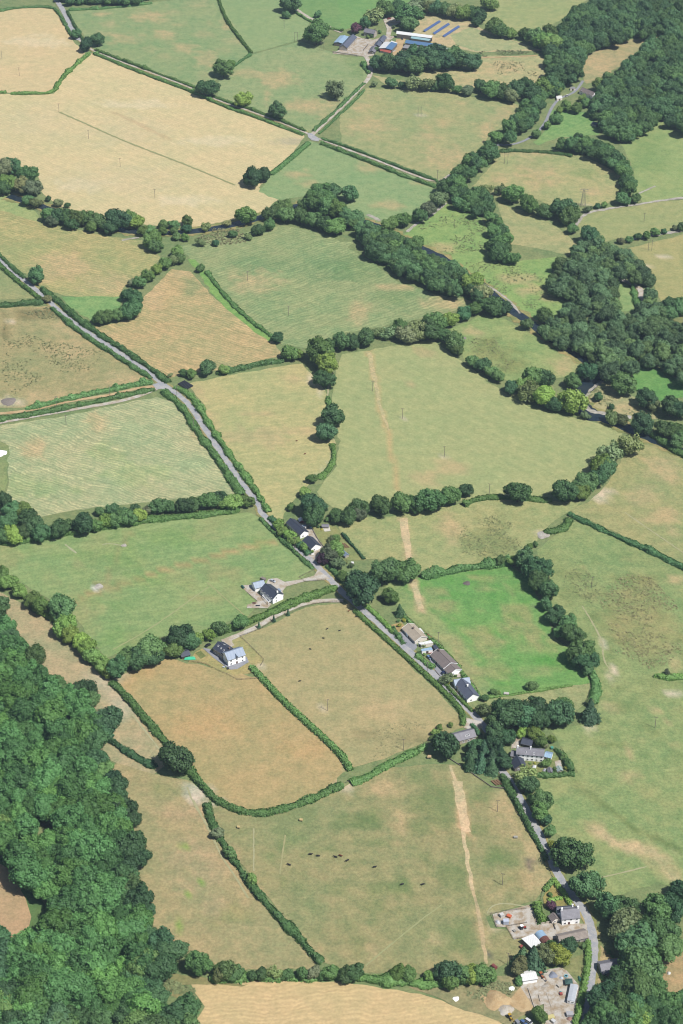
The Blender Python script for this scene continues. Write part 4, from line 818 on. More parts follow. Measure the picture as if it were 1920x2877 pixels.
# --- woods: the edge trees one can tell apart are things, the mass behind is one object
def wood_points(polys, holes, spacing_px, z, seed):
    """crown positions (u, v) spread over a canopy outline"""
    rng = random.Random(seed); P = px(polys); H = [px(h) for h in holes]
    us = [p[0] for p in P]; vs = [p[1] for p in P]; out = []
    v = min(vs)
    row = 0
    while v < max(vs):
        s = scale_at(960, v)/3.8*spacing_px
        u = min(us)+(row % 2)*s*.5
        while u < max(us):
            a, b = u+rng.uniform(-.3, .3)*s, v+rng.uniform(-.3, .3)*s*.62
            if in_poly(P, np.array([a]), np.array([b]))[0] and not any(in_poly(h, np.array([a]), np.array([b]))[0] for h in H):
                out.append((a, b))
            u += s
        v += s*.62; row += 1
    return out
def woodland(name, pts, label, tone, rmin, rmax, seed, kinds=None):
    """one mass of crowns over given places: points that carry instances of the crown meshes already in the scene"""
    rng = random.Random(seed); co = []; sc = []; rz = []; ix = []
    for (u, v) in pts:
        R = rng.uniform(rmin, rmax); z = R*.95+rng.uniform(-2.0, 4.0)
        p = gp(u, v, z); co.append(tuple(p)); q = R*1.06
        sc.append((q*rng.uniform(.9, 1.1), q*rng.uniform(.9, 1.1), q*rng.uniform(.85, 1.15))); rz.append((rng.uniform(-.15, .15), rng.uniform(-.15, .15), rng.uniform(0, 6.28))); ix.append(rng.randrange(len(CR)))
    n = len(co); me = bpy.data.meshes.new(name); me.vertices.add(n); me.vertices.foreach_set('co', np.array(co, np.float32).ravel())
    for an, ty, fl, d in (('size', 'FLOAT_VECTOR', 'vector', sc), ('turn', 'FLOAT_VECTOR', 'vector', rz)):
        at = me.attributes.new(an, ty, 'POINT'); at.data.foreach_set(fl, np.array(d, np.float32).ravel())
    at = me.attributes.new('tone', 'FLOAT', 'POINT'); at.data.foreach_set('value', np.random.default_rng(seed).random(n).astype(np.float32))
    at = me.attributes.new('shape', 'INT', 'POINT'); at.data.foreach_set('value', np.array(ix, np.int32))
    me.update(); o = link(name, me); o.color = (*tone, 1)
    ng = bpy.data.node_groups.new(name, 'GeometryNodeTree')
    ng.interface.new_socket('Geometry', in_out='INPUT', socket_type='NodeSocketGeometry'); ng.interface.new_socket('Geometry', in_out='OUTPUT', socket_type='NodeSocketGeometry')
    gi = ng.nodes.new('NodeGroupInput'); go = ng.nodes.new('NodeGroupOutput'); jn = ng.nodes.new('GeometryNodeJoinGeometry')
    def attr(nm, dt):
        a = ng.nodes.new('GeometryNodeInputNamedAttribute'); a.data_type = dt; a.inputs[0].default_value = nm; return a.outputs[0]
    shp, siz, trn = attr('shape', 'INT'), attr('size', 'FLOAT_VECTOR'), attr('turn', 'FLOAT_VECTOR')
    for k in range(len(CR)):
        src = next(q for q in bpy.data.objects if q.data is CR[k])
        oi = ng.nodes.new('GeometryNodeObjectInfo'); oi.inputs['Object'].default_value = src; oi.transform_space = 'ORIGINAL'; oi.inputs['As Instance'].default_value = True
        cmpn = ng.nodes.new('FunctionNodeCompare'); cmpn.data_type = 'INT'; cmpn.operation = 'EQUAL'; ng.links.new(shp, cmpn.inputs[2]); cmpn.inputs[3].default_value = k
        io = ng.nodes.new('GeometryNodeInstanceOnPoints'); ng.links.new(gi.outputs[0], io.inputs['Points']); ng.links.new(cmpn.outputs[0], io.inputs['Selection'])
        ng.links.new(oi.outputs['Geometry'], io.inputs['Instance']); ng.links.new(siz, io.inputs['Scale'])
        er = ng.nodes.new('FunctionNodeEulerToRotation'); ng.links.new(trn, er.inputs[0]); ng.links.new(er.outputs[0], io.inputs['Rotation'])
        ng.links.new(io.outputs[0], jn.inputs[0])
    ng.links.new(jn.outputs[0], go.inputs[0])
    o.modifiers.new('crowns', 'NODES').node_group = ng
    return tag(o, label, 'wood', kind='stuff')
def wood(name, polys, holes, spacing, rmin, rmax, label, tone, seed, n_things=0, tree_label=None, group=None):
    pts = wood_points(polys, holes, spacing, 8, seed)
    P = px(polys)
    def edge(q):
        d = 1e9
        for (x1, y1), (x2, y2) in zip(P, P[1:]+P[:1]):
            e = (x2-x1, y2-y1); L = e[0]**2+e[1]**2+1e-9; t = max(0, min(1, ((q[0]-x1)*e[0]+(q[1]-y1)*e[1])/L)); d = min(d, math.hypot(q[0]-x1-t*e[0], q[1]-y1-t*e[1]))
        return d
    HP = [px(h) for h in holes]
    def edge_of(Q, q):
        d = 1e9
        for (x1, y1), (x2, y2) in zip(Q, Q[1:]+Q[:1]):
            e = (x2-x1, y2-y1); L = e[0]**2+e[1]**2+1e-9; t = max(0, min(1, ((q[0]-x1)*e[0]+(q[1]-y1)*e[1])/L)); d = min(d, math.hypot(q[0]-x1-t*e[0], q[1]-y1-t*e[1]))
        return d
    inset = .55*rmin
    pts = [q for q in pts if min([edge_of(P, q)]+[edge_of(h, q) for h in HP]) > inset*scale_at(*q) or not (0 < q[0] < PW and 0 < q[1] < PH)]
    inside = [q for q in pts if -20 < q[0] < PW+20 and -20 < q[1] < PH+30]
    inside.sort(key=lambda q: edge(q)-(q[1]/40)); things = set(inside[:n_things])
    rng = random.Random(seed+5)
    for u, v in sorted(things):
        R = rng.uniform(rmin, rmax)*1.05; plant(gp(u, v, R*.95), R, rng.choice('omm' if 'm' in name else 'oomd'), tree_label, group)
    rest = [q for q in pts if q not in things]
    if rest: woodland(name, rest, label, tone, rmin, rmax, seed+9)
    return len(pts)
_n = []
_n.append(wood('woodland', 'E -60 380 0 440 60 540 180 640 290 760 350 795 410 800 470 880 525 980 510 1040 480 1060 500 1150 G 560 40 560 140 600 180 645 260 640 310 685 440 630 470 615 540 700 570 755 660 735 735 830 840 830 920 760 975 700 920 655 950 780 1010 870 1050 880 1230 -60 1230', ['G -60 420 20 430 150 560 250 690 150 780 -60 790', 'G 130 225 190 240 215 310 165 300 140 260'], 37, 4.8, 9.6,
     'dense dark green hillside wood filling the lower left corner', (.064, .156, .060), 3, 70, 'tree on the outer edge of the big hillside wood', 'edge of the big hillside wood'))
_n.append(wood('woodland', 'B 950 205 1010 90 1140 0 1180 -40 1640 -40 1640 600 1450 560 1410 600 1290 655 1240 620 1160 570 1150 480 1190 430 1150 385 1230 365 1245 320 1330 270 1390 195 1490 165 1330 185 1250 195 1110 275 1090 340 1060 390 960 400 920 350 950 290 920 235', [], 31, 4.4, 9.0,
     'dense dark wood covering the far right hillside', (0.058, 0.122, 0.060), 5))
_n.append(wood('woodland', 'B 985 380 940 330 1000 240 1080 330 1000 420 950 440 930 500 910 550 850 600 780 640 720 670 700 720 670 760 600 800 550 830 640 870 700 960 740 1020 790 1080 770 1130 830 1180 D 930 40 800 30 700 10 B 640 1150 700 1080 640 1000 540 960 490 900 490 820 530 770 590 720 660 660 690 620 760 570 820 500 850 450', [], 29, 3.8, 8.2,
     'long winding tree belt between the pylon field and the lane', (0.063, 0.136, 0.063), 6))
_n.append(wood('woodland', 'B 965 640 1100 620 1220 660 1300 720 1345 800 1340 870 1310 940 1255 940 1280 850 1270 800 1200 740 1100 700 1000 690', [], 25, 4.5, 7.5, 'curved belt of dark trees around the pylon field', (0.061, 0.131, 0.060), 7))
_n.append(wood('woodland', 'B 0 960 60 980 120 1030 220 1070 330 1090 370 1120 360 1170 460 1180 D 520 30 600 100 660 150 650 200 560 190 430 160 300 100 200 40 130 20 B 100 1120 40 1060 0 1040', [], 27, 3.8, 8.0, 'riverside wood above the open river bend', (0.069, 0.141, 0.067), 8))
_n.append(wood('woodland', 'D 950 100 1000 30 1060 0 1060 -60 1200 -100 1340 0 1390 70 1430 100 1440 190 1480 270 1568 330 1640 340 1640 600 1500 545 1340 480 1345 540 1210 560 1150 490 1110 460 970 390 770 300 770 275 900 310 1010 280 1030 210 960 150', ['D 1262 110 1325 120 1350 260 1280 258', 'D 1345 150 1390 130 1395 215 1365 215'], 31, 3.6, 8.0, 'mixed riverside wood spreading to the right edge', (0.077, 0.141, 0.077), 9))
_n.append(wood('woodland', 'A 270 -20 700 -25 700 5 560 22 300 25', [], 22, 4.5, 6.0, 'strip of wood along the top edge', (0.063, 0.133, 0.063), 10))
_n.append(wood('woodland', 'D 1470 220 1580 175 1580 265 1480 275', [], 24, 4.5, 6.5, 'knot of trees by the lane at the right edge', (0.063, 0.133, 0.063), 11))
_n.append(wood('woodland', 'H 1160 1090 1560 1040 1640 1200 1090 1230', [], 30, 5.5, 7.5, 'thicket filling the bottom corner beside the lane', (0.061, 0.136, 0.060), 12))

# --- hedges
def hedge(s, w, h, label, tone='m', lumps=.3, z0=None, name='hedge'):
    zc = h*.6; w *= .86
    P = resample(smooth_line(gps(s, zc), 1), max(.9, w*.42)); seed = int(abs(P[0].x*13+P[0].y*7)) % 9973
    rng = np.random.default_rng(seed); n = len(P)
    A = np.array([(p.x, p.y) for p in P]); T = np.gradient(A, axis=0) if n > 1 else np.zeros((n, 2)); T /= np.linalg.norm(T, axis=1)[:, None]+1e-9
    S = np.c_[-T[:, 1], T[:, 0]]
    prof = np.array([(-.5, 0), (-.52, .45), (-.40, .82), (-.14, 1.0), (.14, 1.0), (.40, .82), (.52, .45), (.5, 0)])
    d = np.arange(n)*max(.9, w*.42)
    wv = 1+lumps*(2*vnoise(d/7, np.full(n, seed*.37), 5)-1)+lumps*.5*(2*vnoise(d/2.3, np.full(n, seed*.11), 6)-1)
    hv = 1+lumps*1.1*(2*vnoise(d/9, np.full(n, seed*.71), 7)-1)+lumps*.6*(2*vnoise(d/2.6, np.full(n, seed*.9), 8)-1)
    bush = np.clip(vnoise(d/5.5, np.full(n, seed*.53), 9)-.68, 0, 1)*3.2*(lumps > .15); hv = hv*(1+bush); wv = wv*(1+bush*.6)
    wv[0] *= .6; wv[-1] *= .6; hv[0] *= .6; hv[-1] *= .6
    k = len(prof); V = np.zeros((n, k, 3))
    for j, (a, b) in enumerate(prof):
        jt = rng.normal(size=n)*.05*w
        V[:, j, :2] = A+S*(a*w*wv+jt)[:, None]; V[:, j, 2] = b*h*hv*(1+rng.normal(size=n)*.07)
    F = np.array([(i*k+j, i*k+j+1, (i+1)*k+j+1, (i+1)*k+j) for i in range(n-1) for j in range(k-1)])
    core = V.copy(); core[:, :, :2] = A[:, None]+(V[:, :, :2]-A[:, None])*.93; core[:, :, 2] *= .95
    L = d[-1]; m = int(L*(w+1.4*h)*2.1)
    i = rng.integers(0, n-1, m); t = rng.random(m); j = rng.integers(0, k-1, m); s2 = rng.random(m)
    def pt(i, t, j, s2):
        a = V[i, j]*(1-s2)[:, None]+V[i, j+1]*s2[:, None]; b = V[i+1, j]*(1-s2)[:, None]+V[i+1, j+1]*s2[:, None]
        return a*(1-t)[:, None]+b*t[:, None]
    C = pt(i, t, j, s2); ctr = np.c_[A[i]*(1-t)[:, None]+A[i+1]*t[:, None], np.full(m, h*.4)]
    Nn = C-ctr; Nn /= np.linalg.norm(Nn, axis=1)[:, None]+1e-9
    q = quads(C+Nn*rng.uniform(-.1, .5, m)[:, None], Nn, np.full(m, .30+.05*min(w, 4)), rng)
    o = link(name, mixed_mesh(name, [(core.reshape(-1, 3), F), q], LEAF))
    tt = TONE[tone]; o.color = (tt[0]*.88, tt[1]*.96, tt[2]*.9, 1)
    # origin at its start, on the ground
    return tag(o, label, 'hedge', 'field hedges' if name == 'hedge' else None)
for a in (('A -30 55 0 48 80 32 240 28 272 60 300 110 330 165', 3.5, 2.2, 'hedge curving round the top of the corner stubble field'),
          ('A 308 50 330 90 350 130 385 185', 3, 2.2, 'short hedge between the top-corner road and the spotted field'),
          ('A 412 243 330 310 265 378 250 424 140 427 50 425', 4.5, 2.4, 'hedge bending between the two stubble fields'),
          ('A -40 421 0 421 30 423', 3.5, 2, 'stub of hedge at the edge beyond the stubble gateway'),
          ('A 430 241 560 296 700 351 900 424 1000 475 1200 544 1395 617', 3.6, 2.2, 'long hedge between the biggest stubble field and the lane'),
          ('A 435 226 560 274 700 326 900 400 1000 452 1200 515 1405 600', 3, 2.0, 'long hedge on the far side of the stubble field lane'),
          ('A 1000 -20 1015 30 1040 90 1090 160 1155 240', 4, 2.3, 'curving hedge between the two upper green fields'),
          ('A 1150 250 1080 295 1040 330', 3, 2, 'short hedge running from the gateway to the broad dark tree'),
          ('A 1420 650 1330 728 1245 798', 6, 2.6, 'thick straight hedge from the lane crossing to the tree pair'),
          ('A 1440 600 1500 545 1568 478 B 0 480 60 420 105 378', 3.5, 2, 'hedge along the upper side of the farm lane'),
          ('A 1465 612 1520 565 1568 510 B 0 518 60 460 105 412', 2.6, 1.8, 'hedge along the lower side of the farm lane'),
          ('A 1475 632 1568 664 B 0 662 150 717 300 777 445 830', 3, 2.2, 'hedge on the upper side of the lane right of the crossing'),
          ('A 1475 655 1568 692 B 0 688 150 750 300 810 440 856', 4, 2.5, 'hedge on the lower side of the lane right of the crossing'),
          ('B 98 285 108 310 128 335', 4, 2.5, 'bushy hedge at the bend of the farm lane'),
          ('A 1350 50 1420 95 1500 125 1568 140', 3, 2, 'hedge beside the lane behind the far farm'),
          ('A 315 45 500 36 700 12', 3, 2, 'hedge along the top of the spotted field'),
          ('C -40 0 40 75 100 128 195 200', 4, 2.4, 'hedge below the lane beside the small olive triangle'),
          ('C 235 232 300 290 340 325 400 368 500 432 600 498 695 556', 4, 2.4, 'long hedge between the lane and the rushy field'),
          ('C -40 -45 60 52 112 98', 3.5, 2.2, 'hedge above the lane at the left picture edge'),
          ('C 190 145 270 205 330 262 400 318 500 382 600 448 700 518 775 575', 5.5, 2.5, 'long hedge between the lane and the mown fields'),
          ('C -40 225 100 215 200 205', 7, 3, 'broad bushy hedge meeting the lane at the edge'),
          ('C 115 697 300 655 500 607 700 576', 5, 2.6, 'hedge above the tan earth track'),
          ('C -40 752 200 716 400 672 560 637 715 606', 5, 2.2, 'hedge between the earth track and the pale side road'),
          ('C 745 615 800 652 860 722 900 792 960 872 1030 972 1110 1092', 6, 2.6, 'long hedge between the lane and the combed field'),
          ('C 800 596 860 626 905 672 955 760 1015 850 1085 950 1155 1042 1235 1172', 5, 2.5, 'long hedge between the lane and the golden field'),
          ('C 995 535 1100 512 1200 490 1300 474', 5.5, 2.8, 'bushy hedge along the top of the golden field'),
          ('C 950 70 1020 165 1090 240 1165 305 1250 368', 4, 1.4, 'low scrubby hedge beside the vivid ditch'),
          ('D 560 1142 610 1112 700 1102 820 1108 965 1118', 5, 2.2, 'smooth hedge under the largest field'),
          ('C 1505 640 1512 690', 4, 1.8, 'scrap of hedge by the bare gateway'), ('C 1525 855 1535 920 1520 965 1465 1020', 4, 1.6, 'low green hedge along the ditch to the roadside'),
          ('F 1042 2 1100 32 1300 122 1450 187 1568 250 1610 268', 5, 2.4, 'dark diagonal hedge across the rough pasture'),
          ('F 930 85 1000 80 1035 55 1045 25', 6, 2.4, 'curved bushy hedge end near the bare gateway'),
          ('F 365 290 480 268 600 245 780 218', 6.5, 3.4, 'tall lumpy hedge topping the vivid green field'),
          ('F 0 92 50 150 105 212', 2, 1.6, 'thin dark hedge behind the cottage garden'),
          ('F 60 446 150 528 250 618 350 708 430 780 530 880 560 930 555 975', 3.8, 1.9, 'long clipped hedge between lane and livestock paddock'),
          ('F 112 425 180 485 240 550', 3.5, 2, 'clipped hedge in front of the first bungalow lawn'),
          ('F 285 472 350 532 430 592 500 662 560 742 600 805 632 842', 3, 1.8, 'back garden hedge behind all the bungalows'),
          ('F 345 652 385 685 425 712', 4, 2.2, 'front garden hedge of the long brown bungalow'),
          ('F 462 768 530 842 605 912', 2.4, 1.7, 'clipped yellowish hedge in front of the slate cottage'),
          ('F 648 850 760 838 880 820 1060 790', 2, 1.3, 'low thin hedge under the vivid green field'),
          ('F 1150 730 1172 790 1165 840 1150 870', 6, 2.6, 'bushy hedge at the corner of the vivid green field'),
          ('F 1435 748 1500 757 1568 752 1600 750', 5, 2, 'stub of hedge in the pasture at the right edge'),
          ('F 390 1070 300 1112 190 1162 H 130 37 42 65', 5, 2.3, 'thick hedge from the stone barn to the field gap'),
          ('H 10 76 G 1540 85 1430 142 1300 187 1200 206 1100 197 1000 152 945 100 895 40 E 845 1140 800 1097 700 982 600 862 510 770', 5, 2.5, 'very long hedge curving round the brown parched field'),
          ('E 1150 702 1200 752 1300 862 1400 952 1500 1042 1568 1112 F 5 1115 40 1180', 4.5, 2.4, 'straight hedge between the two paddocks below the white gabled house'),
          ('E 490 1032 600 1108 720 1168', 4.5, 2.2, 'short hedge from the wood to the ragged dark tree'),
          ('G 948 158 962 222 1000 302 1060 402 1130 502 1180 572 1280 682 1380 782 1440 862 1482 892', 4.5, 2.3, 'hedge beside the worn path down to the bottom field'),
          ('G 960 965 1100 955 1300 962 1568 955 H 120 962 300 985 430 990 560 980 700 958', 6, 2.0, 'ragged wide hedge along the top of the bottom stubble'),
          ('H 745 42 790 132 850 252 920 372 942 422', 4, 2.3, 'lane hedge above the white farmhouse'),
          ('#4 760 70 810 150 870 220 930 310 980 405', 3, 2.3, 'long clipped garden hedge beside the lane'),
          ('#4 545 370 570 450 610 540 635 600', 5, 4, 'tall clipped hedge screening the farmyard'),
          ('#4 560 365 610 385', 4, 3.6, 'return of the tall clipped farmyard hedge'),
          ('#4 650 225 690 175 745 115', 3.2, 2, 'olive clipped hedge on the garden bank'),
          ('#4 695 345 780 325 875 312', 2.8, 1.6, 'low clipped hedge across the garden lawn'),
          ('H 1132 790 1132 900 1112 1000 1092 1100 1072 1185', 3.6, 2.4, 'clipped roadside hedge beside the builder yard'),
          ('E 930 572 1050 532 1200 472 1350 408 1450 372 1548 335', 6, 3.2, 'bushy hedge between driveway and green field'),
          ('E -30 250 60 330 150 412 300 522 400 642 490 742', 5, 3, 'continuous hedge under the light trees by the wood strip'),
          ('E 0 130 150 120 300 90 500 60 700 25 800 20 950 5 1100 -20', 6, 3, 'hedge bottom under the trees above the green field'),
          ('E 1195 25 1280 112 1380 204 1440 256', 3, 1.7, 'thin hedge on the field side of the lane by the barns'),
          ('E 1240 20 1340 118 1420 192', 4, 2.4, 'bushy roadside hedge in front of the dark-roofed barns'),
          ('#6 20 240 60 310 130 400 200 490', 3, 2, 'flowering hedge before the first bungalow forecourt'),
          ('E 1500 240 1568 300 F 10 315 40 345', 4, 2, 'garden hedge on the lane above the huge tree'),
          ('H 895 32 1000 30 1070 25', 4, 2, 'hedge closing the long white house garden'), ('#7 1340 380 1420 440 1480 540 1520 620', 3.5, 2.2, 'hedge round the back of the long house garden'),
          ('D 1335 130 1350 200 1385 262', 5, 2.6, 'hedge beside the lane between the riverside woods'),
          ('D 1430 810 1500 868 1568 905 1600 920', 7, 3.2, 'thick hedge running off at the right edge by the river'),
          ('B 690 692 850 690 1000 700 1060 716', 4, 2.2, 'green hedge along the top of the pylon field'),
          ('#4 560 640 600 620 660 600', 1.2, 1, 'low planting at the farmhouse wall'),
          ('#7 470 120 520 190 560 240', 3, 2.2, 'dark clipped hedge at the stone barn gable'), ('#7 775 650 820 720 860 790', 3, 2, 'hedge between lane and vegetable plot'),
          ('H 855 110 880 160', 3, 2, 'short hedge on the lane bank below the conifers'), ('#5 905 215 930 270', 3, 1.6, 'clipped hedge beside the grey cottage')):
    hedge(*a, tone='d' if 'dark' in a[3] else ('l' if 'clipped' in a[3] or 'light' in a[3] else 'm'), lumps=.08 if 'clipped' in a[3] or 'straight' in a[3] else (.5 if 'bushy' in a[3] or 'lumpy' in a[3] or 'ragged' in a[3] else .45))

# --- rushes and tussocks: countless, one object per meadow
def tufts(polys, n, size, label, tone, seed, clump=.5):
    rng = np.random.default_rng(seed); P = np.array([(p.x, p.y) for p in gps(polys)]); lo, hi = P.min(0), P.max(0); C = []
    while len(C) < n:
        q = rng.uniform(lo, hi, size=(n*3, 2)); k = in_poly(P, q[:, 0], q[:, 1]) & (vnoise(q[:, 0]/14, q[:, 1]/14, seed) > clump*rng.uniform(.5, 1.4, len(q))); C += list(q[k])
    C = np.array(C[:n]); s = size*rng.uniform(.35, .95, n); m = 4
    P3 = np.repeat(np.c_[C, s*.15], m, 0)+rng.normal(size=(n*m, 3))*np.repeat(s, m)[:, None]*np.array([.35, .35, .05])
    Nn = np.tile([0, 0, 1.2], (n*m, 1))+rng.normal(size=(n*m, 3))*.4
    o = link('rush_tufts', mixed_mesh('rush_tufts', [quads(P3, Nn, np.repeat(s, m)*.5, rng, .1)], RUSHM)); o.color = (tone[0]*.5+.088, tone[1]*.5+.098, tone[2]*.5+.05, 1)
    o.location.z = .28
    return tag(o, label, 'rushes', kind='stuff')
tufts('C 20 320 200 380 480 440 420 520 200 560 60 640 10 560', 620, 1.1, 'dark rush tufts scattered over the dry field', (.10, .105, .04), 31, .55)
tufts('C 100 260 220 235 300 290 200 290', 160, 1.2, 'dark rush tufts below the hedge corner of the dry field', (.09, .095, .04), 32, .4)
tufts('F 1180 400 1290 280 1420 300 1540 420 1560 680 1420 720 1260 640', 1100, 1.0, 'brown tussocks filling the hollow of the broad pasture', (.17, .145, .065), 33, .35)
tufts('F 920 240 1100 220 1250 320 1150 420 1000 330', 260, .9, 'scattered green tussocks in the upper pasture', (.11, .13, .05), 34, .4)
tufts('F 560 60 700 10 800 60 830 160 700 215 560 190 540 120', 560, .85, 'rush patch in the trench-scarred field', (.12, .13, .05), 35, .3)
tufts('B 300 1080 460 960 640 1010 690 1080 650 1150 500 1170', 420, 1.2, 'dark tufts in the bright riverside pasture', (.09, .12, .04), 36, .5)
tufts('D 560 30 760 20 930 100 980 240 840 250 700 150', 420, 1.1, 'tufts along the open river bend', (.09, .12, .04), 37, .5)
tufts('D 570 380 700 370 800 480 740 540 620 470', 240, .9, 'olive tussocks in the rough riverside meadow', (.12, .12, .05), 38, .35)
tufts('F 60 980 400 960 400 1060 140 1140 20 1080', 260, .55, 'small brown tufts at the foot of the livestock paddock', (.14, .12, .06), 43, .5)
tufts('A 960 1050 1100 1050 1140 1110 1000 1130 900 1100', 300, 1.6, 'brown riverside undergrowth below the stubble field', (.12, .10, .05), 45, .3)
tufts('D 1110 640 1190 590 1330 680 1420 740 1250 720', 160, 1.2, 'tufts on the dry spit in the river bend', (.11, .12, .05), 46, .5)
tufts('H 500 990 700 975 820 1000 740 1080 600 1060', 380, 1.2, 'weeds on the waste ground beside the builder yard', (.12, .13, .06), 47, .3)
tufts('G 700 940 900 1020 900 1100 760 1010', 260, 1.3, 'weeds at the wood corner', (.10, .13, .05), 48, .3)
tufts('B 630 230 920 232 900 245 640 262', 200, 1.4, 'rushy strip behind the farm sheds', (.08, .10, .045), 49, .3)
tufts('B 690 280 920 280 900 350 720 350', 200, 1.1, 'tufts in the narrow dry meadow', (.10, .10, .045), 50, .5)
# ---------------------------------------------------------------- buildings
WHITE = mat_plain('white_render', alb(240, 240, 238, .95), .9, .06); CREAM = mat_plain('cream_render', alb(226, 218, 204, .75), .9, .08)
STONE = mat_plain('stone_wall', alb(186, 176, 162, .6), .95, .2, 1.2); DARKSTONE = mat_plain('dark_stone_wall', alb(140, 132, 124), .95, .2, 1.2)
TIMBER = mat_plain('dark_timber', alb(96, 84, 76), .9, .2); PALEWOOD = mat_plain('pale_timber', alb(206, 198, 184), .9, .15); FENCEWOOD = mat_plain('fence_timber', alb(140, 128, 112), .95, .2, 2)
SLATE = mat_rows('slate_roof', alb(106, 112, 130), .6, .18, .55, .14, 1); DSLATE = mat_rows('dark_slate_roof', alb(74, 80, 96), .6, .16, .5, .14, 1)
BSLATE = mat_rows('blue_slate_roof', alb(150, 168, 192), .6, .14, .45, .1, 1); GSLATE = mat_rows('grey_slate_roof', alb(140, 138, 146), .6, .16, .6, .18, 1)
OLDTILE = mat_rows('brown_tile_roof', alb(144, 132, 128), .6, .2, .8, .18, 1); TANTILE = mat_rows('tan_tile_roof', alb(198, 184, 164), .6, .16, .8, .12, 1)
WSHEET = mat_rows('white_sheet_roof', alb(230, 230, 228, .62), 1.0, .08, .4, .06, 0); BSHEET = mat_rows('blue_sheet_roof', alb(104, 140, 180), 1.0, .18, .4, .1, 0)
PBSHEET = mat_rows('pale_blue_sheet_roof', alb(170, 200, 226), 1.0, .14, .4, .1, 0); GSHEET = mat_rows('grey_fibre_roof', alb(158, 156, 158), 1.0, .18, .8, .15, 0)
TSHEET = mat_rows('turquoise_sheet_roof', alb(170, 208, 214), 1.0, .12, .4, .1, 0); RUST = mat_rows('rusty_sheet_roof', alb(134, 84, 72), .8, .25, .8, .25, 1, rust=alb(96, 60, 50)); REDSHEET = mat_rows('red_sheet_roof', alb(186, 98, 84), 1.0, .2, .7, .15, 0)
FRAME = mat_plain('white_frame', alb(240, 240, 240, .85), .5, .02); DOOR = mat_plain('brown_door', alb(110, 66, 56), .7, .1); BRICK = mat_plain('chimney_brick', alb(150, 130, 120), .9, .2, 3)
METAL = mat_plain('grey_metal', alb(150, 150, 152), .5, .1, 2, .4); RUBBER = mat_plain('tyre_rubber', (.02, .02, .02), .9, .1)
IVY = LEAF
def win(parent, x, y, z, w, h, nx, ny):
    """window on a wall whose outward normal is (nx, ny): a frame with its pane"""
    a = math.atan2(ny, nx)+math.pi/2
    f = MB().box((0, 0, h/2+.05), (w+.2, .12, .1)).box((0, 0, -h/2-.06), (w+.3, .2, .1)).box((-w/2-.05, 0, 0), (.1, .12, h)).box((w/2+.05, 0, 0), (.1, .12, h)).box((0, 0, 0), (.07, .1, h-.02)).build('window', FRAME, parent)
    f.location = (x+nx*.05, y+ny*.05, z); f.rotation_euler.z = a
    MB().box((0, .015, 0), (w, .05, h)).build('pane', GLASS, f)
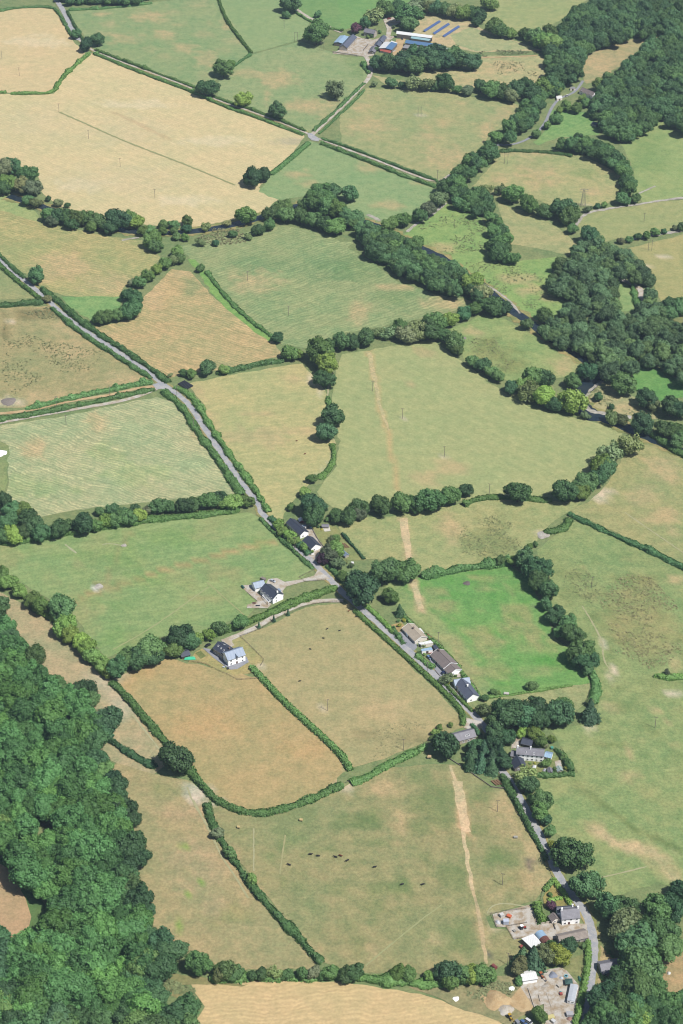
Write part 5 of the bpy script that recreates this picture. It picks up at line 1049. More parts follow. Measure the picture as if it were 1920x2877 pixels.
def house(name, label, ridge, w, eave, rh, wall, roof, cat='house', chim=(), nf=0, storeys=1, door=None, sky=(), gable=True, roof2=None, over=.35, barge=False, ext=0.0):
    a, b = gps(ridge, rh)[:2]
    c = (a+b)/2; d = b-a; L = d.length+ext; ang = math.atan2(d.y, d.x)
    if math.cos(ang) < 0: ang += math.pi
    e = empty(name, (c.x, c.y, 0.0), ang); tag(e, label, cat)
    x, y = L/2, w/2
    MB().add([(-x, -y, -.2), (x, -y, -.2), (x, y, -.2), (-x, y, -.2), (-x, -y, eave), (x, -y, eave), (x, y, eave), (-x, y, eave), (-x, 0, rh-.16), (x, 0, rh-.16)],
             [(0, 1, 5, 4), (2, 3, 7, 6), (1, 2, 6, 9, 5), (3, 0, 4, 8, 7), (4, 5, 9, 8), (6, 7, 8, 9), (3, 2, 1, 0)]).build('wall', wall, e)
    sl = (rh-eave)/y; xo = x+over; yo = y+over; ze = eave-over*sl
    m = MB().slab([(-xo, -yo, ze+.05), (xo, -yo, ze+.05), (xo, 0, rh+.05), (-xo, 0, rh+.05)], .18).slab([(xo, yo, ze+.05), (-xo, yo, ze+.05), (-xo, 0, rh+.05), (xo, 0, rh+.05)], .18, 1)
    r = m.build('roof', [roof, roof2 or roof], e)
    MB().bar((-xo, 0, rh+.07), (xo, 0, rh+.07), .16, n=6).build('ridge_cap', roof2 or roof, r)
    for s in (-1, 1): MB().bar((-xo, s*(yo+.06), ze), (xo, s*(yo+.06), ze), .09, n=5).build('gutter', METAL, r)
    if barge:
        for s in (-1, 1):
            bm = MB()
            for q in (-1, 1): bm.slab([(s*(xo+.03)-.08, q*yo, ze+.12), (s*(xo+.03)+.08, q*yo, ze+.12), (s*(xo+.03)+.08, 0, rh+.12), (s*(xo+.03)-.08, 0, rh+.12)], .25)
            bm.build('barge_board', FRAME, r)
    for t in chim:
        mt = WHITE if wall is WHITE else BRICK
        k = MB().box((0, 0, 0), (.75, .95, 1.9)).box((0, 0, .98), (.9, 1.1, .14)).build('chimney', mt, r); k.location = ((t-.5)*L*.96, 0, rh+.4)
        MB().bar((0, -.22, 1.05), (0, -.22, 1.45), .13, .10).bar((0, .22, 1.05), (0, .22, 1.45), .13, .10).build('chimney_pot', BRICK, k)
    for sd, t, s in sky:
        yy = sd*y*(1-s); zz = eave+(rh-eave)*s+.12
        k = MB().box((0, 0, 0), (.95, 1.25, .12)).build('rooflight', FRAME, r); k.location = ((t-.5)*L, yy, zz); k.rotation_euler = (-sd*math.atan(sl), 0, 0)
        MB().box((0, 0, .05), (.75, 1.05, .06)).build('pane', GLASS, k)
    for st in range(storeys):
        z = 1.45+2.55*st
        for i in range(nf):
            t = (i+.5)/nf
            if door is not None and st == 0 and abs(t-door) < .5/nf+.02: continue
            win(e, (t-.5)*L, -y, z, 1.05, 1.25, 0, -1)
    if nf and storeys:
        for st in range(storeys):
            z = 1.45+2.55*st
            for s in (-1, 1): win(e, s*x, -y*.35, z, .95, 1.15, s, 0)
    if door is not None:
        dd = MB().box((0, 0, 1.05), (1.1, .16, 2.1)).build('door', DOOR, e); dd.location = ((door-.5)*L, -y-.03, 0)
        MB().box((.38, -.1, 1.05), (.06, .08, .2)).build('handle', METAL, dd)
    e['len'] = L
    return e
def block(name, label, quad, hs, wall, roof, cat='shed', painted_bays=False, door=True, over=.25):
    """building from its four roof corners (photo) and their heights"""
    pts = px(quad); P = [gp(u, v, h) for (u, v), h in zip(pts, hs)]; c = sum(P, Vector())/4
    e = empty(name, (c.x, c.y, 0.0)); tag(e, label, cat)
    Q = [Vector((p.x-c.x, p.y-c.y, p.z)) for p in P]
    area = sum(Q[i].x*Q[(i+1) % 4].y-Q[(i+1) % 4].x*Q[i].y for i in range(4))
    if area < 0: Q.reverse()
    B = [Vector((q.x*.97, q.y*.97, 0)) for q in Q]; T = [Vector((q.x*.97, q.y*.97, q.z-.15)) for q in Q]
    MB().add([*(tuple(b-Vector((0, 0, .2))) for b in B), *(tuple(t) for t in T)], [(i, (i+1) % 4, 4+(i+1) % 4, 4+i) for i in range(4)]+[(4, 5, 6, 7), (3, 2, 1, 0)]).build('wall', wall, e)
    r = MB().slab(Q, .16).build('roof', roof, e)
    i = min(range(4), key=lambda k: (B[k].y+B[(k+1) % 4].y))          # wall that faces the camera
    a, b = B[i], B[(i+1) % 4]; d = b-a; L = d.length; n = Vector((d.y, -d.x, 0)).normalized(); mid = (a+b)/2
    if n.dot(mid) < 0: n = -n
    hh = min(T[i].z, T[(i+1) % 4].z)
    if painted_bays:  # near-black panels on the closed wall, painted for the shade inside open bays
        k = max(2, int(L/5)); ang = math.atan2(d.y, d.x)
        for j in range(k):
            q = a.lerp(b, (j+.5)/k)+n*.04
            o = MB().box((0, 0, hh*.45), (L/k-.5, .1, hh*.86)).build('bay_shade_panel', mat_plain('bay_shade_black', (.02, .02, .022)), e); o.location = (q.x, q.y, 0); o.rotation_euler.z = ang
    elif door and L > 1.5:
        q = mid+n*.05; ww = min(1.6, L*.5)
        o = MB().box((0, 0, min(2.0, hh*.85)/2), (ww, .1, min(2.0, hh*.85))).build('door', TIMBER, e); o.location = (q.x, q.y, 0); o.rotation_euler.z = math.atan2(d.y, d.x)
    return e
def merge(main, wing, what):
    """a wing, porch or lean-to belongs to its house: its pieces become parts of the house"""
    def M(o): return Matrix.Translation(o.location) @ Matrix.Rotation(o.rotation_euler.z, 4, 'Z')
    T = M(main).inverted() @ M(wing)
    for c in list(wing.children):
        c.parent = main; c.matrix_basis = T @ c.matrix_basis
        if c.name.split('.')[0] in ('wall', 'roof'): c['label'] = what+' '+c.name.split('.')[0]
    bpy.data.objects.remove(wing)
# far farm
house('barn', 'long stone barn with slate roof and white gable in the far farmyard', '#1 345 284 242 396', 9, 4, 6.8, STONE, SLATE, 'barn', nf=4, gable=True)
house('shed', 'pale blue sheeted shed at the left of the far farm', '#1 255 296 190 366', 10, 4, 5, DARKSTONE, PBSHEET, 'shed')
house('farmhouse', 'far farmhouse with purple-grey slate roof and ivy front', '#1 473 220 582 240', 8, 5, 8, STONE, GSLATE, 'house', chim=(.03, .97), nf=4, storeys=2, door=.5)
house('outbuilding', 'upper slate outbuilding stepping down beside the far farmyard', '#1 668 292 628 345', 6.5, 3, 5, DARKSTONE, SLATE, 'outbuilding', nf=2)
house('outbuilding', 'middle slate outbuilding stepping down beside the far farmyard', '#1 617 348 596 392', 6.5, 2.8, 4.8, DARKSTONE, SLATE, 'outbuilding', nf=1)
house('outbuilding', 'lowest slate outbuilding at the far farm entrance', '#1 570 400 543 455', 6.5, 2.6, 4.4, DARKSTONE, GSLATE, 'outbuilding', nf=1)
house('shed', 'low shed with half white, half blue roof in the far farm', '#1 742 364 684 428', 15, 4, 5.2, DARKSTONE, BSHEET, 'shed', roof2=WSHEET)
block('shed', 'small red-roofed lean-to in the far farm', '#1 628 432 745 458 738 482 626 456', (3.2, 3.2, 2.4, 2.4), STONE, REDSHEET)
block('shed', 'small white-roofed shed behind the blue one in the far farm', '#1 748 350 812 374 800 392 736 368', (3.4, 3.4, 2.8, 2.8), STONE, WSHEET)
block('barn', 'long white-roofed open barn behind the far farmyard', '#1 802 248 1182 298 1165 326 798 280', (6.5, 6.5, 5, 5), DARKSTONE, WSHEET, 'barn', True)
block('barn', 'turquoise-roofed lean-to against the long white barn', '#1 960 304 1160 334 1140 354 948 326', (4.4, 4.4, 3.6, 3.6), DARKSTONE, TSHEET, 'barn', True)
block('barn', 'long blue-roofed shed in the far farm', '#1 900 342 1268 392 1258 426 888 376', (5.5, 5.5, 4.2, 4.2), DARKSTONE, BSHEET, 'barn', True)
block('barn', 'grey fibre-roofed shed below the long blue one', '#1 888 392 1050 414 1036 446 862 426', (4.4, 4.4, 3.2, 3.2), STONE, GSHEET, 'barn', True)
block('shed', 'low white-roofed shed peeping over the dense tree block', '#1 1280 420 1392 436 1380 448 1278 434', (3, 3, 2.6, 2.6), STONE, WSHEET)
# houses by the drive
w1 = house('house', 'white house wing with pale blue roof beside the pergola house', '#2 333 357 462 322', 7, 3.4, 5.8, WHITE, BSLATE, nf=1, door=.7, barge=False)
m1 = house('house', 'white two-storey house with dark slate roof and pergola', '#2 490 366 652 490', 9, 4.6, 7.4, WHITE, DSLATE, chim=(.97,), nf=4, storeys=2)
w1b = block('porch', 'small pale-roofed porch on the pergola house', '#2 625 438 668 426 700 466 660 476', (3.2, 3.2, 2.8, 2.8), WHITE, BSLATE, 'porch')
w2 = house('house', 'dark slate wing with rooflights of the white gabled house', '#3 478 278 705 425', 9, 4.8, 7.6, STONE, DSLATE, nf=4, storeys=2, sky=((-1, .2, .55), (-1, .45, .5), (-1, .68, .45), (1, .35, .6)), chim=(.93,))
gh = house('house', 'white gabled house with pale blue roof and dormer', '#3 605 482 918 380', 9.5, 5.4, 8.4, WHITE, BSLATE, nf=3, storeys=2, door=.5)
dm = MB().add([(-1.3, -5.0, 5.0), (1.3, -5.0, 5.0), (0, -5.0, 7.2), (-1.3, -2.5, 5.0), (1.3, -2.5, 5.0), (0, -1.6, 7.2)], [(0, 1, 2), (0, 2, 5, 3), (1, 4, 5, 2)], 0).build('dormer', BSLATE, gh)
MB().box((0, -5.03, 5.9), (1.1, .08, 1.1)).build('pane', GLASS, dm)
house('shed', 'dark-roofed garden shed by the green cover', 'E 828 643 866 633', 6, 2.2, 3.4, TIMBER, DSLATE, 'shed')
# barns by the lane
m3 = house('barn_house', 'upper dark-roofed roadside barn with white gable', '#8 222 157 455 368', 7, 3.6, 5.8, WHITE, DSLATE, 'barn', nf=4, barge=False)
house('barn_house', 'lower dark-roofed roadside barn beside the courtyard', '#8 512 452 652 592', 8, 3.4, 6, WHITE, DSLATE, 'barn', nf=3)
w3 = block('porch', 'small grey lean-to of the upper roadside barn', '#8 385 275 475 262 490 292 405 305', (3.2, 3.2, 2.7, 2.7), WHITE, BSLATE, 'porch')
house('shed', 'red garden shed with white roof under the dark tree', '#8 395 140 412 185', 3.4, 2.2, 3.2, mat_plain('red_boards', alb(150, 70, 60)), WSHEET, 'shed')
house('gazebo', 'open gazebo with grey roof on the white patio', '#8 757 262 868 262', 3, 2.3, 3, PALEWOOD, GSLATE, 'gazebo')
house('greenhouse', 'blue-grey roofed garden shed beside the vegetable beds', '#8 1090 695 1180 765', 3.2, 2.2, 3.2, PALEWOOD, BSLATE, 'shed')
block('shed', 'tiny white garden store at the hedge corner', '#8 1245 890 1290 890 1300 920 1250 922', (2.2, 2.2, 2, 2), PALEWOOD, WSHEET)
# the bungalow row
m4 = house('bungalow', 'tan-roofed bungalow, uppermost of the lane row', '#6 268 178 468 380', 9.5, 2.7, 5, CREAM, TANTILE, 'bungalow', nf=4, door=.5, chim=(.4,), barge=True)
w4 = block('conservatory', 'white glazed lean-to behind the tan-roofed bungalow', '#6 405 258 460 250 520 325 470 350', (2.8, 2.8, 2.4, 2.4), FRAME, WSHEET, 'conservatory')
w4b = block('porch', 'small blue-roofed porch of the tan-roofed bungalow', '#6 230 318 270 306 300 350 255 362', (2.7, 2.7, 2.5, 2.5), WHITE, PBSHEET, 'porch')
block('garage', 'flat white-roofed garage between the bungalows', '#6 420 484 620 440 662 480 470 512', (3, 3, 2.8, 2.8), CREAM, WSHEET, 'garage')
block('greenhouse', 'long pale-blue roofed greenhouse between the bungalows', '#6 465 580 628 548 655 590 480 612', (2.8, 2.8, 2.6, 2.6), FRAME, PBSHEET, 'greenhouse')
block('shed', 'black-roofed shed beside the long brown bungalow', '#6 640 522 700 508 748 568 690 590', (3.4, 3.4, 3.2, 3.2), TIMBER, DSLATE)
m5 = house('bungalow', 'long brown-roofed bungalow, middle of the lane row', '#6 722 582 932 790', 10.5, 2.8, 5.6, CREAM, OLDTILE, 'bungalow', nf=5, door=.45, barge=True, chim=(.12,))
w5 = house('bungalow_wing', 'lower wing with white gable of the long brown bungalow', '#6 925 812 1010 895', 9.5, 2.7, 5.0, WHITE, OLDTILE, 'bungalow', nf=2, barge=True)
m6 = house('cottage', 'slate-roofed cottage with white gable, lowest of the lane row', '#6 1105 1045 1290 1282', 8.5, 3.4, 6.4, WHITE, SLATE, 'cottage', nf=4, chim=(.5,), storeys=1)
w6 = house('cottage_wing', 'cross wing with pale slate roof of the lowest cottage', '#6 990 1062 1222 1024', 6, 3.2, 5.6, WHITE, BSLATE, 'cottage', nf=0)
# barn and long white house
house('barn', 'stone barn with slate roof beside the round tree', '#7 280 236 490 181', 8, 3.4, 6, STONE, GSLATE, 'barn', nf=4, door=.15, sky=((-1, .55, .35), (-1, .68, .4)))
lh = house('long_house', 'long white farmhouse with grey slate roof and conservatory', '#7 945 372 1230 396', 6.6, 5.3, 7.6, WHITE, GSLATE, nf=6, storeys=2, chim=(.01, .5), sky=((-1, .33, .35), (-1, .64, .2)))
w7 = house('annex', 'little white annex at the left end of the long house', '#7 890 410 935 418', 5, 2.6, 4.2, WHITE, GSLATE, 'annex', nf=1)
house('outbuilding', 'dark slate outbuilding in front of the long white house', '#7 945 462 985 545', 7.5, 2.8, 5.6, DARKSTONE, DSLATE, 'outbuilding', nf=1)
house('cart_shed', 'dark timber cart shed behind the long white house', '#7 1003 278 1108 300', 6, 2.6, 4.2, TIMBER, DSLATE, 'shed')
w7b = house('conservatory', 'white glazed conservatory at the end of the long white house', '#7 1245 425 1312 440', 5, 2.6, 3.8, FRAME, PBSHEET, 'conservatory', nf=3)
house('shed', 'pale green garden shed at the bottom of the long house plot', '#7 1378 565 1400 605', 3.2, 2.1, 3.0, PALEWOOD, mat_rows('green_sheet_roof', alb(176, 196, 190), .6, .1, .6), 'shed')
house('shed', 'small grey shed by the hedge of the long house plot', '#7 1285 580 1298 625', 2.6, 2, 2.8, PALEWOOD, GSLATE, 'shed')
# white farmhouse and yard
fh = house('farmhouse', 'white two-storey farmhouse with slate roof on the lane bend', '#4 858 462 1072 442', 8.6, 5, 8, WHITE, GSLATE, nf=3, storeys=2, door=.4, chim=(.02, .98))
w8 = house('rear_range', 'rear slate-roofed range behind the white farmhouse', '#4 812 432 1010 416', 4.2, 5, 6.6, WHITE, DSLATE, 'house', chim=(.95,))
w8b = house('lean_to', 'brown-roofed lower wing of the white farmhouse', '#4 748 488 808 570', 5, 2.6, 4.2, CREAM, OLDTILE, 'outbuilding', nf=1, ext=-1.5)
house('stone_range', 'long low lichen-roofed stone range by the farmyard lane', '#4 825 786 1165 714', 6.6, 3, 5, STONE, mat_rows('lichen_roof', alb(168, 156, 146), .6, .2, .9, .2, 1), 'outbuilding', nf=5)
block('shed', 'white-roofed farm shed beside the round barn', '#4 372 812 522 756 648 892 492 926', (4, 4, 3.4, 3.4), DARKSTONE, WSHEET, 'shed', True)
def barrel(label, s, w, h0, h1, mats):
    a, b = gps(s, h1)[:2]; c = (a+b)/2; d = b-a; L = d.length; e = empty('barrel_barn', (c.x, c.y, 0.0), math.atan2(d.y, d.x)); tag(e, label, 'barn')
    for s_ in (-1, 1): MB().box((0, s_*w/2, h0/2), (L, .15, h0)).build('wall', DARKSTONE, e)
    n = 14
    for k, (x0, x1) in enumerate(((-L/2, -L*.04), (-L*.04+.02, L/2))):
        V = []; F = []
        for i in range(n+1):
            an = math.pi*i/n; y, z = -math.cos(an)*w/2*1.03, h0+math.sin(an)*(h1-h0)
            V += [(x0, y, z), (x1, y, z), (x0, y*.97, z-.12), (x1, y*.97, z-.12)]
        for i in range(n):
            q = 4*i; F += [(q, q+1, q+5, q+4), (q+2, q+6, q+7, q+3), (q, q+4, q+6, q+2), (q+1, q+3, q+7, q+5)]
        o = MB().add(V, F).build('roof', mats[k], e)
        o['label'] = 'rusty brown curved roof sheets' if k else 'pale blue curved roof sheets'
    for s_ in (-1, 1):
        V = [(s_*L/2*.98, -math.cos(math.pi*i/n)*w/2, h0+math.sin(math.pi*i/n)*(h1-h0)-.1) for i in range(n+1)]
        MB().add(V, [tuple(range(n+1))]).build('gable', DARKSTONE, e)
barrel('round-topped barn, half pale blue and half rusty, in the farmyard', '#4 590 712 705 862', 5.5, 3.2, 5.6, (PBSHEET, RUST))
house('shed', 'white low-pitched shed at the top of the builder yard', '#5 246 226 362 208', 8, 3.2, 3.9, WHITE, WSHEET, 'shed')
house('cottage', 'grey-roofed cottage half hidden by trees across the lane', '#5 892 142 1112 104', 8.5, 3, 5.6, STONE, GSLATE, 'cottage', nf=4)
house('house', 'brown-roofed house in the trees on the far right', 'B 1105 400 1162 424', 8, 3.6, 6.5, WHITE, OLDTILE, 'house', nf=3, storeys=2)
house('shed', 'small dark-roofed shed at the corner of the wooded paddock', 'B 1155 558 1175 566', 5, 2.4, 3.6, PALEWOOD, DSLATE, 'shed')
block('shed', 'small pale shed beside the track to the wooded house', 'B 1050 398 1072 398 1074 406 1050 406', (2.6, 2.6, 2.4, 2.4), CREAM, GSHEET)
block('shed', 'white open store at the bend of the wooded track', 'B 985 440 1010 438 1014 450 988 454', (2.8, 2.8, 2.4, 2.4), CREAM, WSHEET)
block('greenhouse', 'pale glass roof among the trees by the parched lawn', '#5 1325 262 1352 255 1365 320 1335 330', (2.6, 2.6, 2.2, 2.2), FRAME, PBSHEET, 'greenhouse')
merge(m1, w1, 'pale blue side wing'); merge(m1, w1b, 'small porch'); merge(gh, w2, 'dark slate wing'); merge(m3, w3, 'grey lean-to'); merge(m4, w4, 'glazed lean-to'); merge(m4, w4b, 'blue porch')
merge(m5, w5, 'lower wing'); merge(m6, w6, 'pale slate cross wing'); merge(lh, w7, 'white annex'); merge(lh, w7b, 'glazed conservatory'); merge(fh, w8, 'rear range'); merge(fh, w8b, 'brown-roofed lower wing')
# static caravan, gazebo, foundations
def caravan():
    a, b = gps('#5 680 306 652 440', 3.0)[:2]; c = (a+b)/2; d = b-a; L = d.length; e = empty('static_caravan', (c.x, c.y, 0), math.atan2(d.y, d.x)); tag(e, 'long pale static caravan beside the roadside hedge', 'caravan')
    MB().box((0, 0, 1.75), (L, 4.0, 2.3)).build('wall', WHITE, e); MB().slab([(-L/2-.1, -2.1, 2.95), (L/2+.1, -2.1, 2.95), (L/2+.1, 0, 3.25), (-L/2-.1, 0, 3.25)], .1).slab([(L/2+.1, 2.1, 2.95), (-L/2-.1, 2.1, 2.95), (-L/2-.1, 0, 3.25), (L/2+.1, 0, 3.25)], .1).build('roof', mat_rows('caravan_roof', alb(206, 212, 220), 1.2, .06, .5, .06, 0), e)
    for s_ in (-1, 1):
        for k in range(4): win(e, (k-1.5)*L*.23, s_*2.0, 2.0, 1.3, .8, 0, s_)
    for k in (-.9, .9): win(e, L/2, k, 2.0, 1.2, .9, 1, 0)
    MB().box((0, 0, .3), (L*.9, 3.2, .6)).build('chassis', METAL, e)
caravan()
def gazebo_green():
    p = gp(*px('#5 635 278')[0], 2.6); e = empty('garden_gazebo', (p.x, p.y, 0)); tag(e, 'green pyramid-roofed gazebo at the end of the static caravan', 'gazebo')
    for x in (-1.7, 1.7):
        for y in (-1.7, 1.7): MB().box((x, y, 1.1), (.14, .14, 2.2)).build('post', TIMBER, e)
    MB().add([(-2.1, -2.1, 2.2), (2.1, -2.1, 2.2), (2.1, 2.1, 2.2), (-2.1, 2.1, 2.2), (0, 0, 3.2)], [(0, 1, 4), (1, 2, 4), (2, 3, 4), (3, 0, 4), (3, 2, 1, 0)]).build('roof', mat_plain('green_canvas', alb(70, 104, 98), .8), e)
gazebo_green()
def low_wall(s, h, th, label, mat=STONE, name='low_wall', cat='wall'):
    P = resample(gps(s), 6.0); b = MB()
    for a, c in zip(P[:-1], P[1:]):
        m = (a+c)/2; d = c-a; b.box((m.x, m.y, h/2), (d.length+th*.2, th, h), math.atan2(d.y, d.x))
    return tag(b.build(name, mat), label, cat)
low_wall('#1 130 476 270 497 402 516', 1.6, .5, 'retaining wall below the far farmyard')
low_wall('#1 452 458 502 396', 1.2, .8, 'dark trough wall standing in the far farmyard', DARKSTONE)
low_wall('#5 303 346 355 505', 1.0, .4, 'outer foundation wall of the unfinished building'); low_wall('#5 388 395 402 450', .9, .4, 'inner foundation wall of the unfinished building'); low_wall('#5 455 385 492 495', .6, .4, 'right foundation wall of the unfinished building')
low_wall('#4 755 615 790 715', 1.2, .4, 'dark yard wall beside the white farmhouse', DARKSTONE); low_wall('#4 612 640 750 612', 1.1, .4, 'garden wall of the white farmhouse')
low_wall('#8 590 340 640 450 720 570 820 695', 1.0, .4, 'curved garden wall of the barn courtyard', DARKSTONE); low_wall('#8 520 775 620 778', .9, .5, 'white courtyard entrance wall', WHITE)
low_wall('#7 230 490 400 600 690 800 830 806', .8, .3, 'low stone wall under the towering conifers', DARKSTONE)
low_wall('#6 690 925 765 1012', .8, .4, 'dark front wall of the bungalow forecourt', DARKSTONE); low_wall('#7 1050 512 1230 520', .7, .4, 'terrace wall of the long white house', STONE)
# pergola
def pergola():
    P = gps('#2 450 560 505 535 600 610 530 650'); c = sum(P, Vector())/4; e = empty('pergola', (c.x, c.y, 0)); tag(e, 'white open pergola on the terrace of the dark slate house', 'pergola')
    Q = [p-c for p in P]
    for q in Q: MB().box((q.x, q.y, 1.3), (.2, .2, 2.6)).build('post', FRAME, e)
    for a, b in ((0, 3), (1, 2), (0, 1), (3, 2)): MB().bar(Q[a]+Vector((0, 0, 2.65)), Q[b]+Vector((0, 0, 2.65)), .14, n=4).build('beam', FRAME, e)
    for k in range(7):
        t = (k+.5)/7; a = Q[0].lerp(Q[3], t); b = Q[1].lerp(Q[2], t); MB().bar(a+Vector((0, 0, 2.85)), b+Vector((0, 0, 2.85)), .12, n=4).build('rafter', FRAME, e)
pergola()
# solar arrays
PANEL = mat_rows('solar_panel', alb(96, 120, 170), 1.0, .25, .25, .05, 0)
def solar(s, label):
    a, b = gps(s, 1.5)[:2]; d = b-a; L = d.length; c = (a+b)/2; ang = math.atan2(d.y, d.x); e = empty('solar_array', (c.x, c.y, 0), ang); tag(e, label, 'solar array', 'three solar arrays in the dry paddock')
    n = int(L/2.4); me = MB().slab([(-1.15, -1.5, 0.6), (1.15, -1.5, 0.6), (1.15, 1.2, 2.0), (-1.15, 1.2, 2.0)], .08).mesh('panel', PANEL); pm = MB().bar((0, -1.2, 0), (0, -1.2, .7), .08).bar((0, .9, 0), (0, .9, 1.75), .08).mesh('support', METAL)
    for k in range(n):
        x = (k+.5-n/2)*L/n; o = link('panel', me, e); o.location.x = x
        if k % 2 == 0: o = link('support', pm, e); o.location.x = x
solar('#1 1090 248 1258 142', 'leftmost tilted blue solar array in the dry paddock'); solar('#1 1190 276 1352 170', 'middle tilted blue solar array in the dry paddock'); solar('#1 1293 304 1458 196', 'rightmost tilted blue solar array in the dry paddock')

# ---------------------------------------------------------------- vehicles and machines
WHEEL = MB().bar((0, -.11, 0), (0, .11, 0), .33, n=14).mesh('wheel', RUBBER); HUB = MB().bar((0, -.13, 0), (0, .13, 0), .17, n=10).mesh('hub', METAL)
def wheel(e, x, y, r=.33):
    w = link('wheel', WHEEL, e); w.location = (x, y, r); w.scale = (r/.33, 1+(r-.33), r/.33); link('hub', HUB, w)
def car(s, label, rgb, van=False, cat='car'):
    a, b = gps(s)[:2]; c = (a+b)/2; e = empty('van' if van else 'car', (c.x, c.y, .34), math.atan2(b.y-a.y, b.x-a.x)); tag(e, label, cat)
    pm = mat_plain('paint_%d_%d_%d' % rgb, alb(*rgb), .3, .03, spec=.5)
    body = [(-2.2, .35), (-2.25, .8), (-2.1, .98), (2.0 if not van else 2.2, .9), (2.25, .72), (2.25, .35)]
    MB().prism(body, -.86, .86).build('body', pm, e)
    top = [(-2.0, .96), (-1.7, 1.45 if not van else 1.9), (.5 if not van else 1.3, 1.48 if not van else 1.9), (1.15 if not van else 2.0, .95)]
    MB().prism(top, -.76, .76).build('cabin', GLASS, e)
    MB().box((-.6 if not van else -.2, 0, 1.5 if not van else 1.93), (2.0 if not van else 3.0, 1.5, .06)).build('roof', pm, e)
    for x in (-1.4, 1.4):
        for y in (-.8, .8): wheel(e, x, y)
    for y in (-.6, .6): MB().box((2.25, y, .7), (.06, .35, .16)).build('headlight', FRAME, e)
car('#2 545 330 625 362', 'silver car parked on the gravel by the pergola house', (206, 212, 220)); car('#3 240 395 345 330', 'black car parked above the white gabled house', (34, 36, 44))
car('#6 560 700 625 755', 'pale blue car on the upper bungalow forecourt', (120, 150, 190)); car('#6 775 985 890 955', 'dark blue car parked by the lower bungalow entrance', (44, 56, 96))
car('#5 250 615 280 640', 'blue pickup at the bottom edge of the builder yard', (90, 120, 170)); car('#5 285 605 325 632', 'white van at the bottom edge of the builder yard', (236, 236, 236), True, 'van')
car('B 1020 450 1050 438', 'white van on the track by the wooded house', (232, 232, 232), True, 'van'); car('#1 708 132 738 126', 'red vehicle parked behind the far farmhouse', (170, 60, 48)); car('#1 860 330 862 350', 'dark vehicle beside the long white farm barn', (50, 56, 60))
def tractor(s, label, rgb, digger=False):
    a, b = gps(s)[:2]; c = (a+b)/2; e = empty('digger' if digger else 'tractor', (c.x, c.y, .34), math.atan2(b.y-a.y, b.x-a.x)); tag(e, label, 'digger' if digger else 'tractor')
    pm = mat_plain('paint_%d_%d_%d' % rgb, alb(*rgb), .5, .1)
    MB().prism([(-.6, .7), (-.6, 1.3), (1.9, 1.25), (2.05, .8), (2.0, .6)], -.4, .4).build('bonnet', pm, e)
    cb = MB().prism([(-1.5, .9), (-1.4, 2.6), (.1, 2.6), (.3, 1.2)], -.7, .7).build('cab', GLASS, e); MB().box((-.65, 0, 2.68), (1.7, 1.6, .14)).build('roof', FRAME if not digger else pm, cb)
    for y in (-.85, .85): wheel(e, -.9, y, .8); wheel(e, 1.5, y*.85, .5)
    if digger:
        bm = MB().bar((1.6, 0, 1.2), (3.2, 0, 2.8), .16).bar((3.2, 0, 2.8), (4.2, 0, 1.0), .13).build('boom', pm, e); MB().prism([(3.9, .3), (3.8, 1.0), (4.5, 1.0), (4.6, .4)], -.45, .45).build('bucket', METAL, bm)
tractor('#4 350 705 425 690', 'red tractor with white cab roof in the farmyard pen', (176, 72, 58)); tractor('#5 135 560 175 615', 'yellow digger at the bottom edge beside the gravel heap', (200, 160, 50), True); tractor('#5 395 230 425 262', 'orange digger beside the white shed', (186, 110, 70), True)
